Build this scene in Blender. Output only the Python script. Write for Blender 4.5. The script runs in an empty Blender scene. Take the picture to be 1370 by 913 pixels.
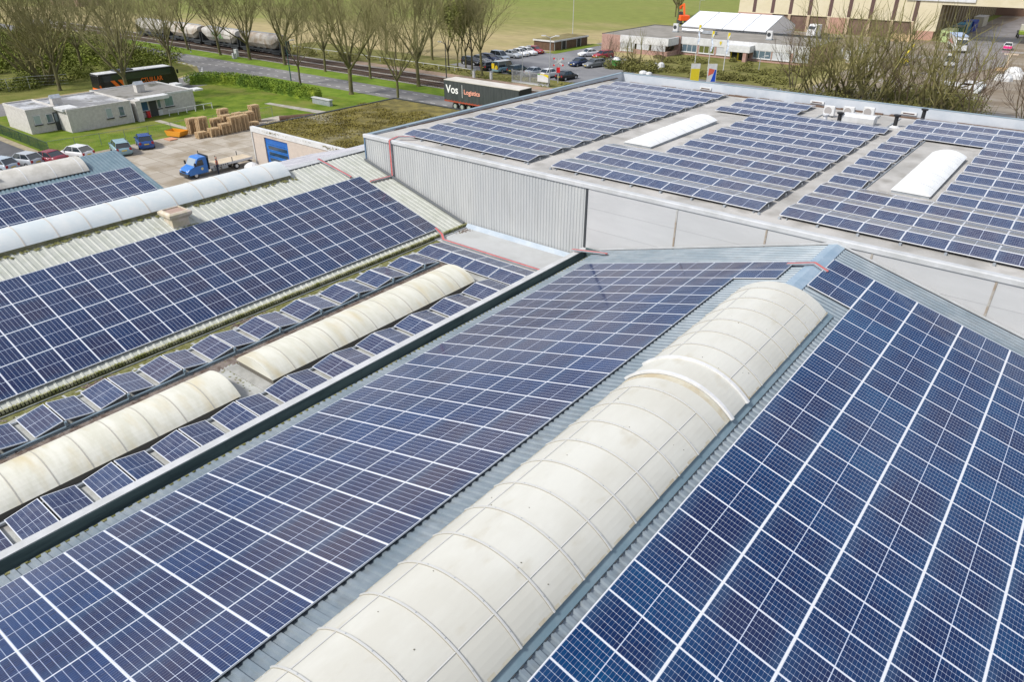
import bpy, math, random
from mathutils import Vector, Matrix
R = math.radians
rnd = random.Random(7)
scene = bpy.context.scene
C = scene.collection

# ------------------------------------------------------------------ camera, sky, sun, exposure
CAMZ = 21.0
FPX, PITCH, YAW = 953.24, 0.51336, -0.67718          # focal length in pixels of a 1370 px wide frame
cam = bpy.data.objects.new('camera', bpy.data.cameras.new('camera'))
C.objects.link(cam)
cam.data.sensor_width = 36.0
cam.data.lens = 36.0 * FPX / 1370.0
cam.data.clip_end = 4000
cam.location = (0, 0, CAMZ)
cam.rotation_euler = (math.pi / 2 - PITCH, 0, -YAW)
scene.camera = cam

SUN_EL, SUN_AZ = R(48), R(205)
world = bpy.data.worlds.new('World'); scene.world = world
world.use_nodes = True
wn, wl = world.node_tree.nodes, world.node_tree.links
bg = wn['Background']; bg.inputs[1].default_value = 0.075
sky = wn.new('ShaderNodeTexSky'); sky.sky_type = 'NISHITA'; sky.sun_disc = False
sky.sun_elevation = SUN_EL; sky.sun_rotation = SUN_AZ
tc = wn.new('ShaderNodeTexCoord'); mp = wn.new('ShaderNodeMapping'); mp.inputs['Scale'].default_value = (1, 1, 2.2)
nz = wn.new('ShaderNodeTexNoise'); nz.inputs['Scale'].default_value = 2.0; nz.inputs['Detail'].default_value = 6
nz.inputs['Roughness'].default_value = 0.6
rp_ = wn.new('ShaderNodeValToRGB'); rp_.color_ramp.elements[0].position = 0.38; rp_.color_ramp.elements[1].position = 0.60
cl = wn.new('ShaderNodeValToRGB'); cl.color_ramp.elements[0].position = 0.35; cl.color_ramp.elements[1].position = 0.7
cl.color_ramp.elements[0].color = (3.4, 3.9, 5.2, 1); cl.color_ramp.elements[1].color = (10.5, 10.3, 10.2, 1)
nz2 = wn.new('ShaderNodeTexNoise'); nz2.inputs['Scale'].default_value = 4.1; nz2.inputs['Detail'].default_value = 4
mx = wn.new('ShaderNodeMixRGB')
wl.new(tc.outputs['Generated'], mp.inputs[0]); wl.new(mp.outputs[0], nz.inputs[0]); wl.new(mp.outputs[0], nz2.inputs[0])
wl.new(nz.outputs[0], rp_.inputs[0]); wl.new(nz2.outputs[0], cl.inputs[0])
wl.new(rp_.outputs[0], mx.inputs[0]); wl.new(sky.outputs[0], mx.inputs[1]); wl.new(cl.outputs[0], mx.inputs[2])
wl.new(mx.outputs[0], bg.inputs[0])
sd = bpy.data.lights.new('sun', 'SUN'); sd.energy = 2.6; sd.angle = R(10); sd.color = (1.0, 0.96, 0.9)
sun = bpy.data.objects.new('sun', sd); C.objects.link(sun)
sun.rotation_euler = Vector((math.sin(SUN_AZ) * math.cos(SUN_EL), math.cos(SUN_AZ) * math.cos(SUN_EL), math.sin(SUN_EL))).to_track_quat('Z', 'Y').to_euler()
scene.view_settings.view_transform = 'Standard'; scene.view_settings.look = 'None'
scene.view_settings.exposure = 0.78; scene.view_settings.gamma = 1
scene.cycles.max_bounces = 6

# ------------------------------------------------------------------ photo pixel -> point on a level plane
_cp, _sp, _cy, _sy = math.cos(PITCH), math.sin(PITCH), math.cos(YAW), math.sin(YAW)
FWD = Vector((_sy * _cp, _cy * _cp, -_sp)); RGT = Vector((_cy, -_sy, 0)); UPV = RGT.cross(FWD)
def gp(u, v, z=0.0):
    d = FWD + RGT * ((u - 685) / FPX) - UPV * ((v - 456.5) / FPX)
    t = (z - CAMZ) / d.z
    return Vector((d.x * t, d.y * t, z))
def to_px(P):
    q = Vector(P) - Vector((0, 0, CAMZ)); dz = q.dot(FWD)
    if dz < 0.05: return None
    return (685 + FPX * q.dot(RGT) / dz, 456.5 - FPX * q.dot(UPV) / dz)

# ------------------------------------------------------------------ materials
MATS = {}
def mat(name, col, rough=0.6, metal=0.0, col2=None, scale=3.0, detail=5, lo=0.4, hi=0.6, bump=0.0, bscale=None, spec=0.5, stretch=None,
        col3=None, scale3=0.5, lo3=0.5, hi3=0.65, amt3=1.0, objc=True):
    if name in MATS: return MATS[name]
    m = bpy.data.materials.new(name); m.use_nodes = True
    n, l = m.node_tree.nodes, m.node_tree.links
    b = n['Principled BSDF']
    b.inputs['Roughness'].default_value = rough; b.inputs['Metallic'].default_value = metal
    b.inputs['Specular IOR Level'].default_value = spec
    b.inputs['Base Color'].default_value = (*col, 1)
    if col2 or bump or col3:
        t = n.new('ShaderNodeTexCoord'); mpn = n.new('ShaderNodeMapping')
        if stretch: mpn.inputs['Scale'].default_value = stretch
        l.new(t.outputs['Object'], mpn.inputs[0])
    last = None
    if col2:
        no = n.new('ShaderNodeTexNoise'); no.inputs['Scale'].default_value = scale; no.inputs['Detail'].default_value = detail
        no.inputs['Roughness'].default_value = 0.65
        l.new(mpn.outputs[0], no.inputs[0])
        r = n.new('ShaderNodeMapRange'); r.inputs[1].default_value = lo; r.inputs[2].default_value = hi
        l.new(no.outputs[0], r.inputs[0])
        x = n.new('ShaderNodeMixRGB'); x.inputs[1].default_value = (*col, 1); x.inputs[2].default_value = (*col2, 1)
        l.new(r.outputs[0], x.inputs[0]); l.new(x.outputs[0], b.inputs['Base Color']); last = x
    if col3:
        no = n.new('ShaderNodeTexNoise'); no.inputs['Scale'].default_value = scale3; no.inputs['Detail'].default_value = 4
        l.new(mpn.outputs[0], no.inputs[0])
        r = n.new('ShaderNodeMapRange'); r.inputs[1].default_value = lo3; r.inputs[2].default_value = hi3; r.inputs[4].default_value = amt3
        l.new(no.outputs[0], r.inputs[0])
        x = n.new('ShaderNodeMixRGB'); x.inputs[1].default_value = (*col, 1); x.inputs[2].default_value = (*col3, 1)
        if last: l.new(last.outputs[0], x.inputs[1])
        l.new(r.outputs[0], x.inputs[0]); l.new(x.outputs[0], b.inputs['Base Color']); last = x
    if bump:
        no = n.new('ShaderNodeTexNoise'); no.inputs['Scale'].default_value = bscale or scale * 2; no.inputs['Detail'].default_value = 6
        l.new(mpn.outputs[0], no.inputs[0])
        bn = n.new('ShaderNodeBump'); bn.inputs['Strength'].default_value = bump; bn.inputs['Distance'].default_value = 0.05
        l.new(no.outputs[0], bn.inputs['Height']); l.new(bn.outputs[0], b.inputs['Normal'])
    MATS[name] = m
    return m

def foliage_mat(name, a, b_, sc=0.6, rough=0.8):
    m = mat(name, a, rough, col2=b_, scale=sc, lo=0.35, hi=0.65, spec=0.2)
    return m

# solar cells: 6 x (10+10) half cells, silver gaps, per panel and per cell tone
def cell_material(tones, dust_sheen=0.05, ior=1.4, rough=.11):
    m = bpy.data.materials.new('solar_cells'); m.use_nodes = True
    n, l = m.node_tree.nodes, m.node_tree.links; b = n['Principled BSDF']
    uv = n.new('ShaderNodeUVMap'); uv.uv_map = 'UVMap'
    sp = n.new('ShaderNodeSeparateXYZ'); l.new(uv.outputs[0], sp.inputs[0])
    def M(op, a, c=None, d=None):
        k = n.new('ShaderNodeMath'); k.operation = op
        for i, v in enumerate((a, c, d)):
            if v is None: continue
            if isinstance(v, (int, float)): k.inputs[i].default_value = v
            else: l.new(v, k.inputs[i])
        return k.outputs[0]
    # sheet 1.70 x 0.98 m : x = long side, y = short side, in metres
    X, Y = sp.outputs[0], sp.outputs[1]
    yc = M('MULTIPLY', M('SUBTRACT', Y, 0.012), 6 / 0.956)
    fy = M('ABSOLUTE', M('SUBTRACT', M('FRACT', yc), 0.5))
    gapy = M('GREATER_THAN', fy, 0.5 - 0.023)
    xm = M('ABSOLUTE', M('SUBTRACT', X, 0.85))
    xc = M('MULTIPLY', M('SUBTRACT', xm, 0.009), 10 / 0.826)
    fx = M('ABSOLUTE', M('SUBTRACT', M('FRACT', xc), 0.5))
    gapx = M('GREATER_THAN', fx, 0.5 - 0.025)
    mid = M('LESS_THAN', xm, 0.010)
    edge = M('MAXIMUM', M('GREATER_THAN', xm, 0.836), M('GREATER_THAN', M('ABSOLUTE', M('SUBTRACT', Y, 0.49)), 0.479))
    dia = M('GREATER_THAN', M('ADD', M('MULTIPLY', fy, 2.0), fx), 1.36)
    g1 = M('MAXIMUM', gapy, M('MAXIMUM', mid, edge)); g1 = M('MAXIMUM', g1, dia)
    gap = M('MAXIMUM', g1, M('MULTIPLY', gapx, 0.5))
    # tones
    at = n.new('ShaderNodeAttribute'); at.attribute_name = 'seed'
    oi = n.new('ShaderNodeObjectInfo')
    seed = M('ADD', at.outputs['Fac'], oi.outputs['Random'])
    wn1 = n.new('ShaderNodeTexWhiteNoise'); wn1.noise_dimensions = '1D'; l.new(seed, wn1.inputs['W'])
    cb = n.new('ShaderNodeCombineXYZ')
    l.new(M('FLOOR', yc), cb.inputs[0]); l.new(M('FLOOR', M('ADD', xc, M('MULTIPLY', M('GREATER_THAN', X, 0.85), 20))), cb.inputs[1]); l.new(seed, cb.inputs[2])
    wn2 = n.new('ShaderNodeTexWhiteNoise'); wn2.noise_dimensions = '3D'; l.new(cb.outputs[0], wn2.inputs['Vector'])
    geo = n.new('ShaderNodeNewGeometry')
    no = n.new('ShaderNodeTexNoise'); no.inputs['Scale'].default_value = 0.9; no.inputs['Detail'].default_value = 3
    l.new(geo.outputs['Position'], no.inputs[0])
    no2 = n.new('ShaderNodeTexNoise'); no2.inputs['Scale'].default_value = 0.13; l.new(geo.outputs['Position'], no2.inputs[0])
    f = M('ADD', M('MULTIPLY', wn1.outputs[0], 0.45), M('ADD', M('MULTIPLY', wn2.outputs[0], 0.18), M('ADD', M('MULTIPLY', no.outputs[0], 0.7), M('MULTIPLY', M('SUBTRACT', no2.outputs[0], 0.5), 0.8))))
    ra = n.new('ShaderNodeValToRGB'); cr = ra.color_ramp
    cr.elements[0].position = 0.28; cr.elements[0].color = (*tones[0], 1)
    cr.elements[1].position = 0.95; cr.elements[1].color = (*tones[2], 1)
    e = cr.elements.new(0.58); e.color = (*tones[1], 1)
    l.new(f, ra.inputs[0])
    x = n.new('ShaderNodeMixRGB'); l.new(gap, x.inputs[0]); l.new(ra.outputs[0], x.inputs[1]); x.inputs[2].default_value = (0.44, 0.49, 0.60, 1)
    # dust; on T panels also sky reflection painted as a pale film
    nd = n.new('ShaderNodeTexNoise'); nd.inputs['Scale'].default_value = 3.0; nd.inputs['Detail'].default_value = 8; l.new(geo.outputs['Position'], nd.inputs[0])
    du = n.new('ShaderNodeMapRange'); du.inputs[1].default_value = 0.45; du.inputs[2].default_value = 0.8; du.inputs[3].default_value = 0.01; du.inputs[3].default_value = dust_sheen * .3; du.inputs[4].default_value = dust_sheen
    l.new(nd.outputs[0], du.inputs[0])
    x2 = n.new('ShaderNodeMixRGB'); l.new(du.outputs[0], x2.inputs[0]); l.new(x.outputs[0], x2.inputs[1]); x2.inputs[2].default_value = (0.33, 0.36, 0.42, 1)
    # dust film that gathers along the short edges
    sf = n.new('ShaderNodeMapRange'); sf.inputs[1].default_value = 0.50; sf.inputs[2].default_value = 0.85; sf.inputs[4].default_value = 0.55; l.new(xm, sf.inputs[0])
    fm = M('MULTIPLY', sf.outputs[0], M('MULTIPLY', no.outputs[0], M('MULTIPLY', wn1.outputs[0], 0.9)))
    x3 = n.new('ShaderNodeMixRGB'); l.new(fm, x3.inputs[0]); l.new(x2.outputs[0], x3.inputs[1]); x3.inputs[2].default_value = (0.06, 0.15, 0.27, 1)
    l.new(x3.outputs[0], b.inputs['Base Color'])
    b.inputs['Roughness'].default_value = rough; b.inputs['IOR'].default_value = ior
    return m
M_CELLS = {'R': cell_material([(.0003, .043, .128), (.0003, .026, .098), (.003, .012, .060)], .03, 1.33, .09), 'L': cell_material([(.001, .022, .100), (.003, .012, .064), (.010, .009, .044)], .045, 1.45, .09),  # tones per roof: view angle and sky reflection painted into one cell colour
           'W': cell_material([(.001, .020, .080), (.002, .013, .060), (.009, .009, .040)], .05, 1.42, .10), 'T': cell_material([(.003, .024, .092), (.007, .015, .064), (.016, .013, .05)], .22, 1.5, .14)}  # heavy film on T: dust plus pale sky reflection painted into the colour
M_FRAME = mat('aluminium_frame', (0.68, 0.69, 0.71), 0.45, 0.1)
M_ALU = mat('aluminium', (0.55, 0.57, 0.6), 0.4, 0.6)
M_STEEL = mat('galvanised_steel', (0.42, 0.45, 0.48), 0.5, 0.4, col2=(0.32, 0.35, 0.38), scale=2)
M_BLACK = mat('black_rubber', (0.015, 0.015, 0.016), 0.6)
M_DARK = mat('dark_metal', (0.04, 0.045, 0.05), 0.5)
M_GLASS = mat('dark_glass', (0.02, 0.028, 0.035), 0.06, spec=0.9)
M_WINDOW = mat('window_glass', (0.10, 0.15, 0.19), 0.05, spec=0.9)
M_WHITE = mat('white_paint', (0.64, 0.645, 0.65), 0.45, col2=(0.55, 0.555, 0.55), scale=1.5)
M_BLUEROOF = mat('blue_grey_sheet', (0.13, 0.20, 0.24), 0.38, 0.15, col2=(0.18, 0.25, 0.29), scale=0.8, col3=(0.16, 0.215, 0.25), scale3=2.5, lo3=0.5, hi3=0.8, amt3=0.6)
M_GREYROOF = mat('grey_corrugated_sheet', (0.17, 0.215, 0.25), 0.4, 0.2, col2=(0.24, 0.28, 0.31), scale=0.7, col3=(0.17, 0.19, 0.2), scale3=3.1, lo3=0.52, hi3=0.8, amt3=0.7)
M_RIDGECAP = mat('ridge_flashing', (0.25, 0.35, 0.44), 0.4, 0.2, col2=(0.33, 0.42, 0.5), scale=1.3)
M_MOSSROOF = mat('pale_green_sheet', (0.38, 0.395, 0.345), 0.6, col2=(0.44, 0.45, 0.41), scale=1.2, col3=(0.20, 0.21, 0.10), scale3=1.7, lo3=0.62, hi3=0.80, amt3=0.5)
M_MOSSEDGE = mat('mossy_sheet_edge', (0.38, 0.37, 0.24), 0.8, col2=(0.14, 0.15, 0.03), scale=2.2, bump=0.4)
M_CREAM = mat('cream_polyester', (0.51, 0.50, 0.445), 0.38, col2=(0.565, 0.56, 0.51), scale=0.5, col3=(0.36, 0.31, 0.20), scale3=2.2, lo3=0.6, hi3=0.82, amt3=0.45, stretch=(1, .5, 1), bump=.12, bscale=3)
M_STAINED = mat('stained_polyester', (0.56, 0.55, 0.46), 0.5, col2=(0.64, 0.63, 0.55), scale=1.3, col3=(0.50, 0.40, 0.19), scale3=0.8, lo3=0.5, hi3=0.8, amt3=0.7, stretch=(0.5, 2.2, 1))
M_PALEDOME = mat('pale_dome_sheet', (0.52, 0.57, 0.58), 0.4, col2=(0.60, 0.62, 0.61), scale=0.8)
M_OLDDOME = mat('weathered_dome_sheet', (0.55, 0.53, 0.48), 0.6, col2=(0.45, 0.43, 0.38), scale=1.6)
M_WHITEDOME = mat('white_dome_sheet', (0.76, 0.77, 0.77), 0.45, col2=(0.70, 0.71, 0.70), scale=0.9)
M_ROOFING = mat('bitumen_roofing', (0.45, 0.435, 0.41), 0.75, col2=(0.33, 0.32, 0.30), scale=0.30, lo=0.42, hi=0.62, detail=9, col3=(0.22, 0.205, 0.18), scale3=0.7, lo3=0.52, hi3=0.74, amt3=0.75, bump=0.3, bscale=30)
M_LINKROOF = mat('old_bitumen', (0.40, 0.41, 0.39), 0.7, col2=(0.30, 0.30, 0.28), scale=0.7, lo=0.45, hi=0.65, col3=(0.19, 0.15, 0.13), scale3=0.5, lo3=0.58, hi3=0.7, amt3=0.8, bump=0.2, bscale=20)
M_WALLSHEET = mat('grey_wall_sheet', (0.40, 0.415, 0.42), 0.5, col2=(0.46, 0.47, 0.465), scale=0.6, stretch=(1, 1, 0.2), col3=(0.30, 0.31, 0.3), scale3=2.0, lo3=0.55, hi3=0.8, amt3=0.4)
M_PANELWALL = mat('smooth_wall_panel', (0.50, 0.505, 0.51), 0.45, col2=(0.455, 0.46, 0.465), scale=0.4, stretch=(0.4, 1, 1.5))
M_TRIM = mat('pale_trim', (0.52, 0.53, 0.54), 0.5, col2=(0.44, 0.45, 0.45), scale=1.2)
M_PARAPET = mat('blue_grey_capping', (0.21, 0.29, 0.34), 0.45, 0.1, col2=(0.27, 0.34, 0.39), scale=0.8)
M_PARAFACE = mat('pale_parapet_membrane', (0.40, 0.44, 0.49), 0.5, col2=(0.48, 0.51, 0.55), scale=0.5)
M_TEAL = mat('teal_gutter_sheet', (0.13, 0.18, 0.18), 0.4, 0.2, col2=(0.075, 0.11, 0.115), scale=1.0, stretch=(1, 0.3, 3))
M_RED = mat('red_cable_cover', (0.55, 0.15, 0.14), 0.6, col2=(0.5, 0.12, 0.12), scale=4)
M_MOSS = mat('moss_roof_growth', (0.12, 0.098, 0.018), 0.95, col2=(0.20, 0.17, 0.03), scale=0.5, lo=0.4, hi=0.62, bump=1.0, bscale=6, col3=(0.30, 0.27, 0.20), scale3=0.12, lo3=0.62, hi3=0.7, amt3=0.6)
M_BRICKW = mat('whitewashed_brick', (0.56, 0.54, 0.505), 0.8, col2=(0.47, 0.45, 0.42), scale=3, bump=0.2, bscale=25)
M_PINKBRICK = mat('pinkish_brick', (0.42, 0.27, 0.23), 0.85, col2=(0.36, 0.22, 0.18), scale=2.0, bump=0.2, bscale=20)
M_BEIGE = mat('beige_cladding', (0.56, 0.50, 0.34), 0.6, col2=(0.60, 0.54, 0.39), scale=0.3)
M_BROWN = mat('brown_boards', (0.13, 0.075, 0.045), 0.7, col2=(0.09, 0.05, 0.03), scale=2)
M_WOOD = mat('pale_pallet_wood', (0.62, 0.46, 0.27), 0.8, col2=(0.50, 0.35, 0.19), scale=4)
M_BARK = mat('mossy_bark', (0.10, 0.085, 0.042), 0.9, col2=(0.15, 0.145, 0.05), scale=1.5)
M_BARKD = mat('dark_bark', (0.075, 0.06, 0.04), 0.9, col2=(0.12, 0.11, 0.05), scale=1.5)
M_TWIG = mat('olive_twigs', (0.235, 0.22, 0.09), 0.9, col2=(0.175, 0.155, 0.065), scale=0.8)
M_TWIGG = mat('budding_twigs', (0.22, 0.23, 0.055), 0.9, col2=(0.15, 0.17, 0.04), scale=0.8)

# ------------------------------------------------------------------ mesh building
class MB:
    def __init__(s): s.v, s.f, s.m = [], [], []
    def add(s, vs, fs, mi=0):
        o = len(s.v); s.v += [tuple(p) for p in vs]
        s.f += [tuple(i + o for i in f) for f in fs]; s.m += [mi] * len(fs); return s
    def box(s, x0, x1, y0, y1, z0, z1, mi=0, M=None):
        vs = [(x0, y0, z0), (x1, y0, z0), (x1, y1, z0), (x0, y1, z0), (x0, y0, z1), (x1, y0, z1), (x1, y1, z1), (x0, y1, z1)]
        if M: vs = [M @ Vector(p) for p in vs]
        return s.add(vs, [(3, 2, 1, 0), (4, 5, 6, 7), (0, 1, 5, 4), (1, 2, 6, 5), (2, 3, 7, 6), (3, 0, 4, 7)], mi)
    def quad(s, a, b, c, d, mi=0): return s.add([a, b, c, d], [(0, 1, 2, 3)], mi)
    def tube(s, p0, p1, r0, r1=None, n=8, mi=0, cap=True):
        r1 = r0 if r1 is None else r1
        p0, p1 = Vector(p0), Vector(p1); d = p1 - p0
        if d.length < 1e-6: return s
        d.normalize(); a = d.orthogonal().normalized(); b = d.cross(a)
        vs = []
        for p, r in ((p0, r0), (p1, r1)):
            for i in range(n):
                t = 2 * math.pi * i / n; vs.append(p + a * (r * math.cos(t)) + b * (r * math.sin(t)))
        fs = [(i, (i + 1) % n, n + (i + 1) % n, n + i) for i in range(n)]
        if cap: fs += [tuple(range(n - 1, -1, -1)), tuple(range(n, 2 * n))]
        return s.add(vs, fs, mi)
    def path(s, pts, r, n=6, mi=0):
        for a, b in zip(pts, pts[1:]): s.tube(a, b, r, r, n, mi)
        return s
    def prism(s, poly, axis, a0, a1, mi=0, M=None):
        # poly: list of 2D points; axis x: (y,z), y: (x,z), z: (x,y)
        def P(p, a):
            if axis == 'x': q = (a, p[0], p[1])
            elif axis == 'y': q = (p[0], a, p[1])
            else: q = (p[0], p[1], a)
            return M @ Vector(q) if M else q
        n = len(poly); vs = [P(p, a0) for p in poly] + [P(p, a1) for p in poly]
        fs = [(i, (i + 1) % n, n + (i + 1) % n, n + i) for i in range(n)] + [tuple(range(n - 1, -1, -1)), tuple(range(n, 2 * n))]
        return s.add(vs, fs, mi)
    def loft(s, rings, mi=0, closed=True, caps=True):
        n = len(rings[0]); vs = [p for r in rings for p in r]; fs = []
        for k in range(len(rings) - 1):
            for i in range(n if closed else n - 1):
                j = (i + 1) % n; fs.append((k * n + i, k * n + j, (k + 1) * n + j, (k + 1) * n + i))
        if caps and closed: fs += [tuple(range(n - 1, -1, -1)), tuple((len(rings) - 1) * n + i for i in range(n))]
        return s.add(vs, fs, mi)
    def build(s, name, mats, parent=None, smooth=False, bevel=0, sub=0, recalc=True):
        me = bpy.data.meshes.new(name)
        me.from_pydata([tuple(p) for p in s.v], [], s.f)
        if not isinstance(mats, (list, tuple)): mats = [mats]
        for m in mats: me.materials.append(m)
        if len(mats) > 1: me.polygons.foreach_set('material_index', s.m)
        if recalc and len(s.f) < 60000:
            import bmesh
            bm = bmesh.new(); bm.from_mesh(me); bmesh.ops.recalc_face_normals(bm, faces=bm.faces); bm.to_mesh(me); bm.free()
        if smooth: me.polygons.foreach_set('use_smooth', [True] * len(me.polygons))
        me.update()
        o = bpy.data.objects.new(name, me); C.objects.link(o)
        if parent: o.parent = parent
        if bevel:
            b = o.modifiers.new('bevel', 'BEVEL'); b.width = bevel; b.segments = 2; b.limit_method = 'ANGLE'
        if sub:
            b = o.modifiers.new('sub', 'SUBSURF'); b.levels = sub; b.render_levels = sub
        return o

def tag(o, label=None, cat=None, group=None, kind=None):
    if label: o['label'] = label
    if cat: o['category'] = cat
    if group: o['group'] = group
    if kind: o['kind'] = kind
    return o
def empty(name, loc=(0, 0, 0), rz=0, label=None, cat=None, group=None, M=None):
    o = bpy.data.objects.new(name, None); C.objects.link(o)
    if M is not None: o.matrix_world = M
    else: o.location = loc; o.rotation_euler = (0, 0, rz)
    o.empty_display_size = 0.3
    return tag(o, label, cat, group)
def copy_tree(o, parent=None):
    c = o.copy(); C.objects.link(c); c.parent = parent
    for ch in list(o.children): copy_tree(ch, c)
    return c
def structure(name, mb, m, **k): return tag(mb.build(name, m, **k), kind='structure')
def text_part(txt, size, M, m, parent, extrude=0.004, name='lettering', bold=0):
    cu = bpy.data.curves.new(name, 'FONT'); cu.body = txt; cu.size = size; cu.extrude = extrude; cu.offset = size * 0.012
    if bold: cu.offset = bold
    tmp = bpy.data.objects.new('tmp', cu); C.objects.link(tmp); bpy.context.view_layer.update()
    me = bpy.data.meshes.new_from_object(tmp.evaluated_get(bpy.context.evaluated_depsgraph_get())); C.objects.unlink(tmp); bpy.data.objects.remove(tmp)
    me.materials.clear(); me.materials.append(m)
    o = bpy.data.objects.new(name, me); C.objects.link(o); o.parent = parent; o.matrix_local = M
    return o
ORD = 'first second third fourth fifth sixth seventh eighth ninth tenth eleventh twelfth thirteenth fourteenth fifteenth sixteenth seventeenth eighteenth nineteenth twentieth'.split()
def ordn(i):
    if i < 20: return ORD[i]
    return 'twenty-' + ORD[i - 20] if i > 19 and i < 29 else 'thirtieth'
def vnoise(seed):
    r = random.Random(seed); ph = [(r.uniform(0, 6.3), r.uniform(0.3, 2.2), r.uniform(0.3, 2.2)) for _ in range(6)]
    return lambda x, y: sum(math.sin(x * a + y * b + p) for p, a, b in ph) / 6

#%% ================================================================== GROUND
M_MEADOW = bpy.data.materials.new('meadow_grass'); M_MEADOW.use_nodes = True
def meadow():
    n, l = M_MEADOW.node_tree.nodes, M_MEADOW.node_tree.links; b = n['Principled BSDF']; b.inputs['Roughness'].default_value = 0.95
    b.inputs['Specular IOR Level'].default_value = 0.1
    t = n.new('ShaderNodeTexCoord')
    mp1 = n.new('ShaderNodeMapping'); mp1.inputs['Scale'].default_value = (1, 2.2, 1); mp1.inputs['Rotation'].default_value = (0, 0, 0.5); l.new(t.outputs['Object'], mp1.inputs[0])
    a = n.new('ShaderNodeTexNoise'); a.inputs['Scale'].default_value = 0.011; a.inputs['Detail'].default_value = 8; a.inputs['Roughness'].default_value = 0.62; l.new(mp1.outputs[0], a.inputs[0])
    c = n.new('ShaderNodeTexNoise'); c.inputs['Scale'].default_value = 0.22; c.inputs['Detail'].default_value = 8; c.inputs['Roughness'].default_value = 0.7; l.new(mp1.outputs[0], c.inputs[0])
    sx = n.new('ShaderNodeSeparateXYZ'); l.new(t.outputs['Object'], sx.inputs[0])
    # straw band y 100..190 west, greener beyond
    r = n.new('ShaderNodeMapRange'); r.inputs[1].default_value = 165; r.inputs[2].default_value = 215; r.inputs[3].default_value = 0.13; r.inputs[4].default_value = -0.16
    ad = n.new('ShaderNodeMath'); ad.operation = 'MULTIPLY_ADD'; ad.inputs[1].default_value = -0.35; l.new(sx.outputs[0], ad.inputs[0]); l.new(sx.outputs[1], ad.inputs[2])
    sb = n.new('ShaderNodeMath'); sb.operation = 'SUBTRACT'; l.new(ad.outputs[0], sb.inputs[0]); sb.inputs[1].default_value = 40; l.new(sb.outputs[0], r.inputs[0])
    s2 = n.new('ShaderNodeMath'); s2.operation = 'ADD'; l.new(a.outputs[0], s2.inputs[0]); l.new(r.outputs[0], s2.inputs[1])
    ra = n.new('ShaderNodeValToRGB'); cr = ra.color_ramp
    cr.elements[0].position = 0.36; cr.elements[0].color = (0.185, 0.21, 0.055, 1)
    cr.elements[1].position = 0.66; cr.elements[1].color = (0.34, 0.28, 0.145, 1)
    e = cr.elements.new(0.5); e.color = (0.22, 0.215, 0.075, 1)
    l.new(s2.outputs[0], ra.inputs[0])
    x = n.new('ShaderNodeMixRGB'); x.blend_type = 'OVERLAY'; x.inputs[0].default_value = 0.55; l.new(ra.outputs[0], x.inputs[1]); l.new(c.outputs[0], x.inputs[2])
    l.new(x.outputs[0], b.inputs['Base Color'])
meadow()
M_LAWN = mat('lawn_grass', (0.085, 0.135, 0.014), 0.95, col2=(0.145, 0.195, 0.025), scale=0.45, detail=9, col3=(0.20, 0.18, 0.06), scale3=0.18, lo3=0.50, hi3=0.70, amt3=0.75, spec=0.1, bump=0.6, bscale=8)
M_VERGE = mat('verge_grass', (0.105, 0.175, 0.018), 0.95, col2=(0.16, 0.225, 0.03), scale=0.5, detail=9, spec=0.1, bump=0.6, bscale=8)
M_ROUGHG = mat('rough_grass', (0.12, 0.125, 0.035), 0.95, col2=(0.19, 0.175, 0.065), scale=0.4, detail=9, spec=0.1, bump=0.8, bscale=6)
M_ASPH = mat('asphalt', (0.155, 0.15, 0.148), 0.85, col2=(0.20, 0.195, 0.19), scale=0.25, detail=8, col3=(0.11, 0.107, 0.107), scale3=0.12, lo3=0.55, hi3=0.7, amt3=0.6)
M_ASPHD = mat('dark_asphalt', (0.075, 0.075, 0.078), 0.8, col2=(0.11, 0.108, 0.107), scale=0.3, detail=8)
M_LOT = mat('parking_asphalt', (0.155, 0.155, 0.165), 0.8, col2=(0.21, 0.21, 0.215), scale=0.12, detail=7, col3=(0.11, 0.11, 0.115), scale3=0.3, lo3=0.55, hi3=0.75, amt3=0.6)
M_BALLAST = mat('track_ballast', (0.30, 0.285, 0.26), 0.95, col2=(0.20, 0.18, 0.155), scale=1.5, detail=9, bump=0.8, bscale=10)
M_PINKST = mat('reddish_gravel', (0.33, 0.22, 0.17), 0.95, col2=(0.24, 0.19, 0.12), scale=0.6, detail=8, bump=0.5, bscale=8)
M_MUD = mat('muddy_yard', (0.17, 0.13, 0.085), 0.7, col2=(0.25, 0.215, 0.17), scale=0.09, detail=9, lo=0.42, hi=0.6, col3=(0.33, 0.33, 0.34), scale3=0.07, lo3=0.6, hi3=0.66, amt3=0.55, stretch=(1, 2.0, 1))
M_SLAB = bpy.data.materials.new('concrete_slabs'); M_SLAB.use_nodes = True
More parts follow.
